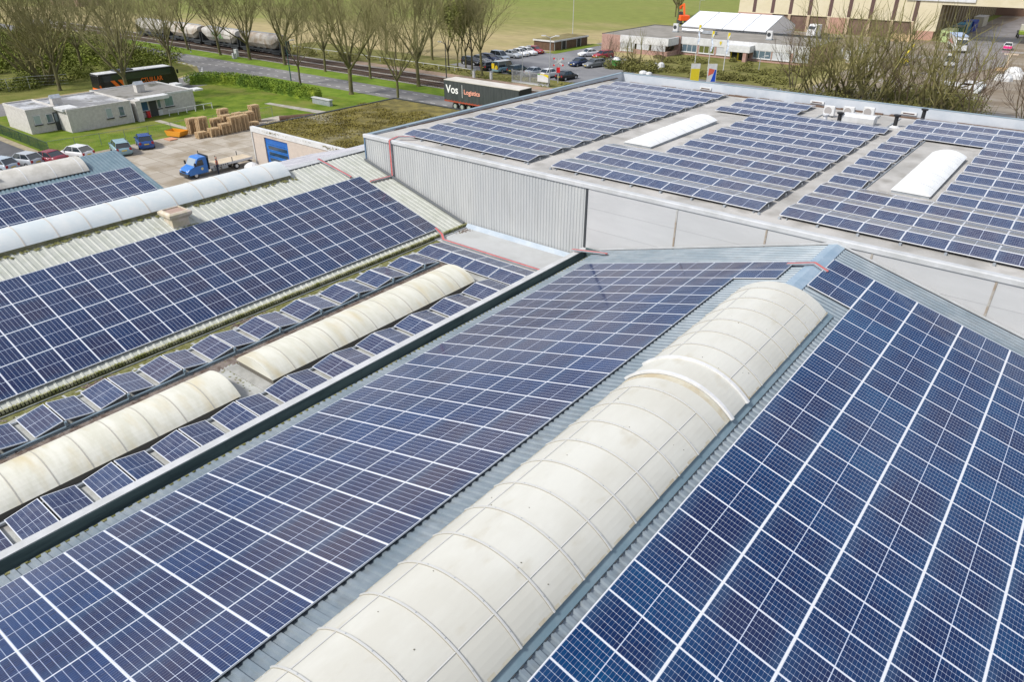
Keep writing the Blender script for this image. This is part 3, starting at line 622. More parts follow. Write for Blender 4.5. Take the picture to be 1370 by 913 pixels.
bb(j, 'panel_seam', mat('seam_grey', (.40, .405, .41), .5))
j = MB(); j.prism([(BY0 - .04, 9.78), (BY0 - .04, 9.97), (BY0 + .02, 10.0), (BY0 + .38, 9.97), (BY0 + .55, 9.86), (BY0 + .1, 9.80)], 'x', BX0 - .04, BX1)
bb(j, 'roof_edge_trim', M_TRIM)
PT = 9.98
j = MB(); j.box(BX0 - .02, BX0 + .30, BY0 + .3, BY1, PT - .05, PT); j.box(BX0 - .02, BX1, BY1 - .22, BY1, PT - .05, PT)
bb(j, 'parapet_cap', M_PARAPET)
j = MB(); j.box(BX0, BX0 + .27, BY0 + .3, BY1 - .02, 0, PT - .051); j.box(BX0 + .271, BX1, BY1 - .20, BY1 - .02, 0, PT - .051)
bb(j, 'parapet', M_PARAFACE)
j = MB()
for k in range(260):
    x = BX0 + .6 + mo.random() * 60; s_ = mo.uniform(.2, 1.6); j.box(x, x + s_, BY1 - .20 - mo.uniform(.05, .3), BY1 - .201, 9.1, 9.12 + mo.uniform(.02, .14))
for k in range(90):
    y = BY0 + 2 + mo.random() * 28; s_ = mo.uniform(.2, 1.2); j.box(BX0 + .271, BX0 + .30 + mo.random() * .14, y, y + s_, zroof(y) - .01, zroof(y) + .04)
bb(j, 'dirt', mat('brown_dirt', (.13, .085, .06), .9))
for x in (-28.1, -18.3, -11.4):
    c = bb(MB().box(x - .55, x + .55, BY1 - .30, BY1 - .18, 9.36, 9.56), 'overflow_slot', M_WHITE)
    MB().box(x - .40, x + .40, BY1 - .31, BY1 - .299, 9.41, 9.49).build('slot', mat('rust_dark', (.08, .04, .03), .8), c).matrix_parent_inverse = Matrix()
def roof_dome(x0, x1, y0, y1, lab):
    d = bb(barrel(x0, x1, y0, y1, zroof(45) + .18, .28, 14), 'skylight', M_WHITEDOME)
    MB().box(x0 + .04, x1 - .04, y0 + .04, y1 - .04, 9.5, zroof(45) + .17).build('curb', M_STEEL, d)
    r = MB()
    for k in range(1, 8): arc_band(r, x0, x1, y0 + (y1 - y0) * k / 8, .04, zroof(45) + .18, .28, off=.004, t=.006, nseg=12)
    r.build('rib', M_TRIM, d)
roof_dome(-7.15, -5.3, 39.6, 49.1, ''); roof_dome(-22.85, -20.9, 39.6, 49.1, '')

#%% ================================================================== SOLAR PANELS
PL, PW = 1.70, 0.98            # sheet; outer frame 1.72 x 1.00
def panel_meshes(LX, LY, fe, fl_, nm):
    """outer size LX x LY, frame width fe at the short ends, fl_ along the long sides"""
    x0, x1, y0, y1 = fe * .8, LX - fe * .8, fl_ * .8, LY - fl_ * .8
    s = MB().add([(x0, y0, .032), (x1, y0, .032), (x1, y1, .032), (x0, y1, .032), (x0, y0, .012), (x1, y0, .012), (x1, y1, .012), (x0, y1, .012)], [(0, 1, 2, 3), (7, 6, 5, 4)])
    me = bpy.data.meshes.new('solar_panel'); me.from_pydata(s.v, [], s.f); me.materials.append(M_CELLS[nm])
    uv = me.uv_layers.new(name='UVMap')
    for lp_, (x, y) in zip(range(8), UVS): uv.data[lp_].uv = (x, y)
    f = MB()
    f.box(0, LX, 0, fl_, 0, .036); f.box(0, LX, LY - fl_, LY, 0, .036); f.box(0, fe, fl_, LY - fl_, 0, .036); f.box(LX - fe, LX, fl_, LY - fl_, 0, .036)
    mf = bpy.data.meshes.new('frame'); mf.from_pydata(f.v, [], f.f); mf.materials.append(M_FRAME)
    return me, mf
UVS = [(0, 0), (1.7, 0), (1.7, .98), (0, .98), (0, .98), (1.7, .98), (1.7, 0), (0, 0)]
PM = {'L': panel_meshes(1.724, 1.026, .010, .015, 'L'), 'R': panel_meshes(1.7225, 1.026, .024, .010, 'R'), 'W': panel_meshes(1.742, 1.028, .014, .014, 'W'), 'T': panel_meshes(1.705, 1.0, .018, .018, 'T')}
PAN = []   # (matrix, label, group)
def frame_matrix(o, ex, ey):
    ex = Vector(ex).normalized(); ey = Vector(ey); ey = (ey - ex * ey.dot(ex)).normalized(); ez = ex.cross(ey)
    if ez.z < 0: ey = -ey; ez = -ez; 
    M = Matrix((ex, ey, ez)).transposed().to_4x4(); M.translation = Vector(o); return M
def add_panel(o, ex, ey, label, group, k='T'): # o: corner, ex long dir, ey short dir ; keep right-handed with normal up
    ex, ey = Vector(ex).normalized(), Vector(ey).normalized()
    if ex.cross(ey).z < 0:                # flip: start from the other end of the short side
        o = Vector(o) + ey * (1.0 if k == 'T' else 1.026); ey = -ey
    M = Matrix((ex, ey, ex.cross(ey))).transposed().to_4x4(); M.translation = Vector(o); PAN.append((M, label, group, k))
LIFT = .085
# middle hall, left slope: columns along slope from the gutter side, rows from the far wall
cl_, sl_ = math.cos(R(15.5)), math.sin(R(15.5)); cr_, sr_ = math.cos(R(15.26)), math.sin(R(15.26))
GL = 'solar panels on the left slope of the middle hall'; GR = 'solar panels on the right slope of the middle hall'
for c in range(6):
    for r_ in range(28):
        if c == 5 and r_ > 1: continue
        y = 27.92 - (r_ + 1) * 1.03 + .02; x = -17.748 + c * 1.7268 * cl_
        lab = 'blue panel %s from the far wall in the %s row uphill from the dark gutter' % (ordn(r_), ORD[c])
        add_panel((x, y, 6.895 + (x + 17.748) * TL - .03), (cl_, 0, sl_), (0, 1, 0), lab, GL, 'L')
for c in range(6):
    for r_ in range(24):
        if c == 0 and r_ > 2: continue
        y = 28.81 - (r_ + 1) * 1.03 + .02; x = -6.574 + c * 1.7232 * cr_
        lab = 'blue panel %s from the far wall, %s row downhill on the right-hand slope' % (ordn(r_), ORD[c])
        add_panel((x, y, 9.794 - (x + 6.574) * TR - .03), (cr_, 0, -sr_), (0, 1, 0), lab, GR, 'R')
cw_, sw_ = math.cos(R(15.78)), math.sin(R(15.78))
for c in range(4):
    for r_ in range(26):
        y = 28.5 - (r_ + 1) * 1.034 + .02; x = -28.516 - c * 1.745 * cw_
        lab = 'navy panel %s from the far wall in the %s row above the mossy gutter' % (ordn(r_), ORD[c])
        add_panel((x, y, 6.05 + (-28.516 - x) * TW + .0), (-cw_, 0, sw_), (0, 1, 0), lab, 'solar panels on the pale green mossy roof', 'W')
for c in range(3):
    for r_ in range(12):
        y = 22.05 - (r_ + 1) * 1.034; x = -49.15 + 1.7 - c * 1.7 if c == 0 else -49.15 - (c - 1) * 1.72 * math.cos(R(15.5))
        x = -49.15 - (c - 1) * 1.74 * math.cos(R(15.5))
        lab = 'small navy panel %s from the end, %s row on the far left blue roof' % (ordn(r_), ('lowest', 'middle', 'top')[c])
        add_panel((x, y, zf3(x) + .09), (-math.cos(R(15.5)), 0, math.sin(R(15.5))), (0, 1, 0), lab, 'solar panels on the far left roof', 'W')
# dual tilt tents: low edge y, roof z, x range
CT, ST = math.cos(R(10)), math.sin(R(10))
RAILS = {}
def tent(x, y, z, labf, labb, group, front=True, back=True, t=10):
    CT, ST = math.cos(R(t)), math.sin(R(t))
    if front: add_panel((x, y, z + .10), (1, 0, 0), (0, CT, ST), labf, group)
    if back: add_panel((x, y + 2.03, z + .10), (1, 0, 0), (0, -CT, ST), labb, group)
for k in range(-2, 9):
    y = 5.16 + 2.26 * k; n_ = ordn(8 - k)
    if k <= 8: tent(-27.22, y, FZ, 'panel sloping towards viewer, %s pair from the far end by the mossy gutter' % n_, 'panel sloping away, %s pair from the far end by the mossy gutter' % n_, 'tilted solar panels along the left side of the link roof')
    if k <= 7 or True: tent(-21.86, y, FZ, 'panel sloping towards viewer, %s pair from the far end beside the parapet' % n_, 'panel sloping away, %s pair from the far end beside the parapet' % n_, 'tilted solar panels along the parapet')
for c in range(4):
    tent(-27.25 + c * 1.735, 25.42, FZ, 'front panel %s from left in the row across the link roof end' % ORD[c], 'rear panel %s from left in the row across the link roof end' % ORD[c], 'row of panels across the end of the link roof')
# big roof: A 6 wide, B, C
def bigrow(sec, x0, n, r_, skip=()):
    y = 32.1 + 2.29 * r_
    for i in range(n):
        if i in skip: continue
        x = x0 + i * 1.712
        nm = {'A': 'left', 'B': 'middle', 'C': 'right'}[sec]
        tent(x, y, zroof(y) + .03, 'front tilted panel %s from left, row %s, %s block of warehouse roof' % (ORD[i], ORD[r_], nm), 'rear tilted panel %s from left, row %s, %s block of warehouse roof' % (ORD[i], ORD[r_], nm),
             'tilted panels in the %s block of the warehouse roof' % nm, t=7)
for r_ in range(12):
    bigrow('A', -34.88, 6, r_)
    if r_ < 3: bigrow('B', -23.01, 7, r_)
    elif r_ < 9: bigrow('B', -23.01 + 2 * 1.712, 5, r_)
    elif r_ == 9: bigrow('B', -22.75, 7, r_)
    else: bigrow('B', -22.55, 3, r_)
    bigrow('C', -10.07, 6, r_, (1, 2) if 3 <= r_ <= 8 else ())
def area(M):
    ps = [to_px(M @ Vector(p)) for p in ((0, 0, .03), (1.72, 0, .03), (1.72, 1, .03), (0, 1, .03))]
    if any(p is None for p in ps): return 0
    xs, ys = [p[0] for p in ps], [p[1] for p in ps]
    if max(xs) < 0 or min(xs) > 1370 or max(ys) < 0 or min(ys) > 913: return 0
    a = abs(sum(ps[i][0] * ps[(i + 1) % 4][1] - ps[(i + 1) % 4][0] * ps[i][1] for i in range(4))) / 2
    if (M.to_3x3() @ Vector((0, 0, 1))).dot(Vector((0, 0, CAMZ)) - M.translation) < 0: a *= .01
    w_ = max(xs) - min(xs); h_ = max(ys) - min(ys)
    return a * (min(max(xs), 1370) - max(min(xs), 0)) / w_ * (min(max(ys), 913) - max(min(ys), 0)) / h_
ranked = sorted(((area(M), i) for i, (M, _, _, _) in enumerate(PAN)), reverse=True)
top = set(i for a, i in ranked[:300]); rest = [i for a, i in ranked[300:]]
print('PANELS visible', sum(1 for a, i in ranked if a > 0), 'smallest individual', ranked[299][0])
for i in sorted(top):
    M, lab, grp, k_ = PAN[i]; ME_P, ME_F = PM[k_]
    o = bpy.data.objects.new('solar_panel', ME_P); C.objects.link(o); o.matrix_world = M; tag(o, lab, 'solar panel', grp)
    f = bpy.data.objects.new('frame', ME_F); C.objects.link(f); f.parent = o
vs, fs, mi, uvs, sd_ = [], [], [], [], []
U = UVS
for i in rest:
    M = PAN[i][0]; s_ = rnd.random() * 10; ME_P, ME_F = PM[PAN[i][3]]
    kk_ = 'RLWT'.index(PAN[i][3])
    for me, m_ in ((ME_P, kk_), (ME_F, 4)):
        o = len(vs); vs += [tuple(M @ v.co) for v in me.vertices]; li = 0
        for p in me.polygons:
            fs.append([o + a for a in p.vertices]); mi.append(m_)
            for _ in p.vertices:
                uvs.append(U[li % 8] if m_ < 4 else (0, 0)); sd_.append(s_); li += 1
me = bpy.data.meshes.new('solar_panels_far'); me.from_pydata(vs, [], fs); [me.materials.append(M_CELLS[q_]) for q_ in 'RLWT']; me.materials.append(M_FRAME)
me.polygons.foreach_set('material_index', mi)
uv = me.uv_layers.new(name='UVMap'); uv.data.foreach_set('uv', [c for u in uvs for c in u])
at = me.attributes.new('seed', 'FLOAT', 'CORNER'); at.data.foreach_set('value', sd_)
o = bpy.data.objects.new('distant_solar_panels', me); C.objects.link(o)
tag(o, 'all the smaller distant solar panels on the warehouse, link and left roofs', 'solar panels', kind='stuff')

# mounting rails
def mount(segs, label, m=M_STEEL):
    mb = MB()
    for s_ in segs: mb.box(*s_)
    return tag(mb.build('mounting_rail', m), label, 'mounting rail')
seg = [(-25.44, -25.36, 0.4, 25.3, FZ + .04, FZ + .12)]
for k in range(-2, 9): seg.append((-25.46, -25.36, 5.16 + 2.26 * k + .97, 5.16 + 2.26 * k + 1.05, FZ + .10, FZ + .30))
mount(seg, 'blue grey steel rail running between mossy side panels and skylights', mat('bluish_rail', (.20, .27, .32), .4, .3))
mount([(-27.2, -27.12, 0.4, 25.3, FZ + .04, FZ + .09)], 'outer steel rail under the tilted panels next to the mossy gutter')
mount([(-21.84, -21.76, 0.4, 25.3, FZ + .04, FZ + .12), (-20.3, -20.22, 0.4, 25.3, FZ + .04, FZ + .1)], 'steel rails under the tilted panels next to the parapet')
for nm, xs in (('left', [-34.8 + 1.712 * i for i in range(7)]), ('middle', [-22.95 + 1.712 * i for i in range(8)]), ('right', [-10.0 + 1.712 * i for i in range(7)])):
    mb = MB()
    for i, x in enumerate(xs):
        yb = 59.3; ya = 32.0
        if nm == 'middle' and i < 2: yb = 38.8
        if nm == 'right' and i == 2: yb = 38.8
        xi = x + (.3 if i == 0 else (-.3 if i == len(xs) - 1 else 0)); mb.prism([(ya, 9.5), (ya, zroof(ya) + .07), (yb, zroof(yb) + .07), (yb, 9.5)], 'x', xi - .025, xi + .025); mb.box(x - .05, x + .05, ya - .10, ya + .02, 9.6, zroof(ya) + .10)
        for k in range(int((yb - ya) / 2.29)):
            yy = 32.1 + 2.29 * k + .99; mb.box(x - .02, x + .02, yy, yy + .03, zroof(yy), zroof(yy) + .20)
    tag(mb.build('mounting_rail', M_STEEL), 'dark rails under the %s block of panels on the warehouse roof' % nm, 'mounting rail')

# red cable trays
def tray(pts, w, label, h=.05):
    mb = MB(); mt = MB()
    for a, b in zip(pts, pts[1:]):
        a, b = Vector(a), Vector(b); d = (b - a); L = d.length; d.normalize()
        up = Vector((0, 0, 1)) if abs(d.z) < .9 else Vector((0, -1, 0))
        s_ = d.cross(up).normalized(); u_ = s_.cross(d)
        M = Matrix((d, s_, u_)).transposed().to_4x4(); M.translation = a
        mb.box(-.02, L + .02, -w * .38, w * .38, 0, h, M=M); mt.box(0, L, -w / 2 - .012, -w / 2, -.01, h + .01, M=M); mt.box(0, L, w / 2, w / 2 + .012, -.01, h + .01, M=M)
    o = mb.build('cable_tray', M_RED); tag(o, label, 'cable tray'); mt.build('side_rail', M_STEEL, o); return o
tray([(-38.1, 27.6, zw(-38.1) + .1), (-35.45, 27.95, zw(-35.45) + .1)], .16, 'red cable tray from the pale ridge down to the mossy roof panels')
tray([(-34.5, 28.7, zw(-34.5) + .08), (-34.4, 30.4, zw(-34.4) + .08), (-34.4, 30.5, zw(-34.4) + .1), (-34.4, 30.5, 9.95), (-34.4, 31.2, 10.05), (-33.6, 31.9, 10.02)], .15, 'red cable tray climbing the ribbed warehouse wall')
tray([(-28.6, 28.35, 6.1), (-28.0, 28.25, 5.86), (-27.5, 27.85, FZ + .08), (-19.9, 27.85, FZ + .08)], .16, 'red cable tray lying across the link roof end')
tray([(-19.75, 29.7, 6.56), (-18.2, 29.7, zl(-18.2) + .12), (-17.5, 29.5, zl(-17.5) + .1)], .16, 'short red cable tray bridging the dark gutter')
tray([(-7.95, 27.6, zl(-7.95) + .1), (-6.94, 27.6, RZ + .12), (-6.4, 27.5, zr(-6.4) + .1)], .16, 'red cable tray crossing the hall ridge between two panel fields')

#%% roof plant
def ac(x, y, z, lab):
    e = empty('air_conditioner', (x, y, z), 0, lab, 'air conditioner', 'air conditioners on the warehouse roof'); e.scale = (.8, .8, .82)
    MB().box(-.48, .48, -.18, .18, .12, .95).build('casing', M_WHITE, e, bevel=.03)
    g = MB(); g.tube((-.08, -.182, .54), (-.08, -.20, .54), .33, n=20)
    g.build('fan_grille', mat('grille_grey', (.33, .31, .30), .6), e)
    for s_ in (-1, 1): MB().box(s_ * .35 - .05, s_ * .35 + .05, -.22, .22, 0, .12).build('foot', M_DARK, e)
ac(-15.6, 56.6, zroof(56), 'white air conditioner leftmost of three near the far parapet')
ac(-14.4, 57.2, zroof(57), 'white air conditioner between its two neighbours near the far parapet')
ac(-13.2, 57.9, zroof(57), 'white air conditioner rightmost of three near the far parapet')
e = empty('duct_box', (-13.2, 55.6, zroof(55)), 0, 'long white duct box lying in front of the air conditioners', 'roof duct')
MB().prism([(-.45, .1), (.45, .1), (.5, .5), (.3, .62), (-.3, .62), (-.5, .5)], 'x', -1.1, 1.1).build('casing', M_WHITE, e, bevel=.03); MB().box(-1, 1, -.3, .3, 0, .1).build('base', M_DARK, e)
def pot(x, y, lab, m=M_BLACK, h=.75):
    e = empty('vent_pipe', (x, y, zroof(y)), 0, lab, 'vent pipe', 'vent pipes on the warehouse roof')
    MB().tube((0, 0, 0), (0, 0, h), .13, n=12).build('pipe', m, e); MB().tube((0, 0, h), (0, 0, h + .1), .22, .24, n=12).build('cap', m, e); MB().tube((0, 0, 0), (0, 0, .12), .35, .16, n=12).build('collar', M_WHITE, e)
pot(-10.9, 56.0, 'black vent pipe standing between two panel blocks'); pot(-9.9, 59.5, 'black vent pipe close to the far parapet')
pot(-14.4, 55.1, 'dark vent pipe in front of the air conditioners', h=.6)
pot(-15.3, 54.9, 'short white vent pipe among the air conditioners', M_WHITE, .4)

#%% ================================================================== TREES
def tree_meshes(seed, H=14.0, fork=4.5, spread=0.9, n0=6, tr=.24, depth=5, twig=1.0, upright=.55, multi=False):
    r = random.Random(seed); trunk, crown = MB(), MB()
    def seg(mb, p, d, L, r0, r1, n, bend=.10):
        k = 3 if L > 1.2 else 2; pts = [p]; dd = d.copy()
        for i in range(k):
            dd = (dd + Vector((r.uniform(-bend, bend), r.uniform(-bend, bend), r.uniform(-bend * .3, bend)))).normalized(); pts.append(pts[-1] + dd * (L / k))
        for i in range(k):
            mb.tube(pts[i], pts[i + 1], r0 + (r1 - r0) * i / k, r0 + (r1 - r0) * (i + 1) / k, n, cap=False)
        return pts, dd
    def grow(p, d, L, rad, lev):
        mb = trunk if lev <= 1 else crown
        pts, dd = seg(mb, p, d, L, rad, rad * .55 if lev < depth else rad * .3, 6 if lev <= 1 else (4 if lev == 2 else 3), .12 + .03 * lev)
        if lev >= depth: return
        nb = r.randint(3, 4) if lev < 3 else r.randint(3, 5)
        for i in range(nb):
            t = 1.0 if i == 0 else r.uniform(.3, .95)
            k = min(len(pts) - 2, int(t * (len(pts) - 1))); f = t * (len(pts) - 1) - k; q = pts[k].lerp(pts[k + 1], min(1, f))
            a = dd.orthogonal().normalized(); a = Matrix.Rotation(r.uniform(0, 6.28), 3, dd) @ a
            ang = (r.uniform(.08, .3) if i == 0 else r.uniform(.35, .8)) * spread
            nd = (dd * math.cos(ang) + a * math.sin(ang)); nd = (nd + Vector((0, 0, upright * .35))).normalized()
            rr = max(.014, rad * (.62 if i == 0 else r.uniform(.35, .5)) * (1 if lev else .8))
            grow(q, nd, L * (r.uniform(.62, .85)), rr, lev + 1)
    base = Vector((0, 0, -.1))
    if multi:
        for i in range(n0):
            a = 6.28 * i / n0 + r.uniform(-.4, .4); d = Vector((math.cos(a) * .45 * spread, math.sin(a) * .45 * spread, 1)).normalized()
            grow(base + Vector((math.cos(a) * .25, math.sin(a) * .25, 0)), d, H * r.uniform(.28, .36), tr * r.uniform(.5, .8), 1)
    else:
        pts, dd = seg(trunk, base, Vector((r.uniform(-.04, .04), r.uniform(-.04, .04), 1)).normalized(), fork, tr, tr * .82, 9, .03)
        trunk.tube(base, base + Vector((0, 0, .5)), tr * 1.5, tr, 9, cap=False)
        for i in range(n0):
            a = 6.28 * i / n0 + r.uniform(-.5, .5); tilt = spread * (r.uniform(.35, .75) if i else .1)
            d = Vector((math.cos(a) * math.sin(tilt), math.sin(a) * math.sin(tilt), math.cos(tilt)))
            st = pts[-1] - Vector((0, 0, r.uniform(0, .25) * fork * (i > 0)))
            grow(st, d, (H - fork) * r.uniform(.32, .50), tr * r.uniform(.48, .68), 1)
    return trunk, crown
TREE = {}
def tree_kind(key, barkm, twigm, buds=0, **k):
    t, c = tree_meshes(**k)
    if buds:
        r = random.Random(k['seed'] + 50); vv = list(c.v)
        for _ in range(buds):
            p = Vector(r.choice(vv)) + Vector((r.gauss(0, .15), r.gauss(0, .15), r.gauss(0, .15))); s_ = r.uniform(.05, .12)
            a = Vector((r.gauss(0, 1), r.gauss(0, 1), r.gauss(0, 1))).normalized() * s_; b = a.orthogonal().normalized() * s_
            c.add([p - a, p + b, p + a, p - b], [(0, 1, 2, 3)])
    to = t.build('trunk', barkm, recalc=False, smooth=True); co = c.build('crown', twigm, recalc=False)
    for o in (to, co): C.objects.unlink(o)
    TREE[key] = (to.data, co.data)
tree_kind('a', M_BARK, M_TWIG, seed=11, H=16, fork=4.4, spread=1.15, n0=8, tr=.28, upright=.35)
tree_kind('b', M_BARK, M_TWIG, seed=23, H=15, fork=4.2, spread=1.0, n0=7, tr=.23, upright=.35)
tree_kind('c', M_BARK, M_TWIG, seed=35, H=14, fork=4.6, spread=1.2, n0=7, tr=.21, upright=.3)
tree_kind('d', M_BARKD, M_TWIG, seed=47, H=13, fork=3.6, spread=.8, n0=5, tr=.17)
tree_kind('y', M_BARK, M_TWIGG, buds=2500, seed=59, H=10, fork=2.8, spread=.55, n0=5, tr=.12, depth=5)
tree_kind('w', M_BARK, mat('moss_green_branches', (0.23, 0.215, 0.075), .9, col2=(.17, .15, .06), scale=.6), seed=61, H=12.5, n0=7, spread=1.35, tr=.30, multi=True, depth=5, upright=.3)
tree_kind('v', M_BARK, MATS['moss_green_branches'], seed=73, H=11.5, n0=5, spread=1.3, tr=.26, multi=True, depth=4, upright=.3)
tree_kind('k', M_BARKD, mat('brown_twigs', (0.12, 0.085, 0.055), .9), seed=85, H=8, n0=5, spread=1.0, tr=.12, multi=True, depth=4)
tr_rnd = random.Random(5)
def tree(x, y, key, s, label, group=None, cat='tree', name='bare_tree', rz=None):
    e = empty(name, (x, y, 0), tr_rnd.uniform(0, 6.28) if rz is None else rz, label, cat, group)
    e.scale = (s * tr_rnd.uniform(.98, 1.2), s * tr_rnd.uniform(.98, 1.2), s * tr_rnd.uniform(.95, 1.06))
    for nm, me in zip(('trunk', 'crown'), TREE[key]):
        o = bpy.data.objects.new(nm, me); C.objects.link(o); o.parent = e
    return e
G1 = 'bare trees between road and railway'
for i, (x, y, k, s) in enumerate([(-159.5, 85.6, 'c', 1.0), (-146.8, 85.6, 'b', .95), (-136.2, 85.6, 'a', .95), (-125.0, 85.9, 'a', 1.0), (-112.6, 85.7, 'b', .9), (-100.4, 85.8, 'c', .95), (-88.6, 85.8, 'a', 1.05)]):
    tree(x, y, k, s, 'bare tree on the strip between road and railway, %s from the left' % ORD[i], G1)
tree(-130.9, 66.4, 'b', .95, 'bare tree on the grass corner in front of the parked coach', 'bare trees along the near side of the road')
for i, (x, y, k, s) in enumerate([(-105.6, 75.0, 'd', .9), (-91.9, 74.4, 'a', 1.02), (-81.9, 74.9, 'b', .85)]):
    tree(x, y, k, s, ('slim bare tree at the road edge behind the bright hedge', 'large spreading bare tree beyond the end of the hedge', 'bare tree behind the mossy roof left of the trailer')[i], 'bare trees along the near side of the road')
for i, (x, y, k, s) in enumerate([(-96.9, 101.8, 'd', 1.0), (-94.2, 101.3, 'y', 1.15), (-99.7, 108.5, 'y', 1.1), (-95.4, 104.9, 'y', 1.2), (-92.7, 103.6, 'd', 1.0), (-87.2, 100.0, 'c', 1.1), (-121, 108.4, 'c', 1.1), (-107.7, 108.4, 'b', 1.1), (-113.5, 104, 'd', 1.0)]):
    tree(x, y, k, s, ('slender bare tree beyond the tracks beside the lamp post', 'greenish budding tree in the clump beyond the tracks, leftmost', 'greenish budding tree at the back of the clump beside the car park', 'greenish budding tree in the middle of the clump beyond the tracks',
         'dark slim tree in the clump just left of the parked cars', 'bare tree beside the parked cars beyond the tracks', 'bare tree at the meadow edge behind the tracks, leftmost of three', 'bare tree at the meadow edge behind the tracks, rightmost of three', 'thin bare tree at the meadow edge, between two larger ones')[i], 'trees beyond the railway')
tree(-113.8, 50.4, 'a', .95, 'bare tree standing right in front of the black coach', 'bare trees around the white bungalow')
for i, (x, y, k, s) in enumerate([(-137.8, 48.4, 'w', 1.45), (-130.5, 47.3, 'b', 1.05), (-141, 36, 'w', 1.3), (-150, 50, 'v', 1.4), (-147, 58, 'b', 1.1), (-140, 62, 'd', 1.15), (-150, 68, 'v', 1.2), (-158, 40, 'v', 1.5), (-165, 58, 'b', 1.2), (-146, 74, 'd', 1.1), (-170, 74, 'c', 1.2), (-180, 50, 'w', 1.4)]):
    tree(x, y, k, s, ['big many-stemmed bare tree behind the left end of the bungalow', 'forked bare tree next to the big many-stemmed one behind the bungalow', 'bushy bare tree at the far left picture edge behind the fence', 'many-stemmed tree deeper in the thicket behind the bungalow chimney',
        'bare tree in the thicket left of the coach', 'slim dark tree in the thicket behind the coach roof', 'mossy spreading tree where the thicket meets the side road', 'mossy spreading tree deep in the thicket at upper left', 'bare tree deep in the thicket behind the coach',
        'slim tree at the thicket corner by the road junction', 'bare tree at the thicket edge close to the railway', 'wide bare tree at the back of the thicket'][i], 'trees of the thicket at upper left')
GR_ = 'bare trees behind the warehouse parapet'
f = .915
for i, (u, v, k, s) in enumerate([(1062, 122, 'k', 1.25), (1086, 126, 'v', .95), (1112, 130, 'v', 1.0), (1135, 132, 'w', 1.05), (1163, 137, 'v', 1.15), (1205, 142, 'k', 1.1), (1240, 146, 'v', 1.15), (1258, 150, 'v', 1.0), (1296, 155, 'k', 1.15), (1365, 168, 'k', 1.0), (1185, 138, 'v', .9)]):
    p = gp(u, v + 6)
    s = s * 1.22; tree(p.x, p.y, k, s, ['thin bare shrub tree before the office entrance end', 'bushy bare tree right of the street lamp before the office', 'mossy many-stemmed tree, first of the dense clump', 'largest mossy tree of the dense clump before the beige hall', 'mossy tree leaning right in the dense clump',
        'small brown tree between the mossy clump and its right neighbour', 'broad mossy tree behind the parapet right of the clump', 'spreading tree whose branches reach over the muddy yard', 'small dark bare tree at the edge of the muddy yard', 'low dark tree at the right picture edge by the parapet', 'greenish bushy tree at the back of the dense clump'][i], GR_)
tree(-70.5, 124, 'v', .72, 'pale budding tree in front of the brick office wing'); tree(-77, 126.5, 'k', .8, 'small twiggy tree beside the red parked car')
tree(-66.5, 126, 'k', .8, 'small twiggy tree in front of the recessed office windows')
tree(-113, 222, 'b', .9, 'bare tree in the meadow left of the orange excavator', 'meadow trees'); tree(-108, 214, 'a', .85, 'larger bare tree just left of the orange excavator', 'meadow trees')

def leaf_mass(name, boxes, n, m, s0, s1, seed, label, kind=None, cat=None, twigs=0):
    r = random.Random(seed); mb = MB(); tot = sum((b[3]) for b in boxes)
    for (cx, cy, cz, w, rx, ry, rz) in boxes:
        for _ in range(int(n * w / tot)):
            while True:
                a, b, c = r.uniform(-1, 1), r.uniform(-1, 1), r.uniform(-1, 1); q = a * a + b * b + c * c
                if q < 1 and q > .25: break
            p = Vector((cx + a * rx, cy + b * ry, max(.02, cz + c * rz))); s_ = r.uniform(s0, s1)
            d = Vector((r.gauss(0, 1), r.gauss(0, 1), r.gauss(0, .7))).normalized() * s_; e = d.orthogonal().normalized() * s_ * r.uniform(.5, 1)
            mb.add([p - d, p + e, p + d, p - e], [(0, 1, 2, 3)])
        for _ in range(int(twigs * w / tot)):
            a, b = r.gauss(0, .45), r.gauss(0, .45); p = Vector((cx + a * rx, cy + b * ry, 0)); d = Vector((r.gauss(0, .25), r.gauss(0, .25), 1)).normalized() * (cz + rz) * r.uniform(.6, 1.15)
            mb.tube(p, p + d, .03, .008, 3, cap=False)
    o = mb.build(name, m, recalc=False); return tag(o, label, cat, kind=kind)
M_HEDGE = mat('hedge_leaves', (0.20, 0.28, 0.03), .8, col2=(0.085, 0.15, 0.02), scale=.6, lo=.35, hi=.6, col3=(.32, .38, .04), scale3=.25, lo3=.55, hi3=.7, spec=.2)
M_BUSH = mat('thicket_leaves', (0.19, 0.215, 0.045), .85, col2=(0.11, 0.13, 0.03), scale=.25, lo=.35, hi=.6, col3=(.21, .26, .04), scale3=.10, lo3=.52, hi3=.65, spec=.2)
M_OLIVE = mat('olive_leaves', (0.20, 0.20, 0.06), .85, col2=(0.12, 0.115, 0.035), scale=.3, lo=.35, hi=.6, spec=.2)
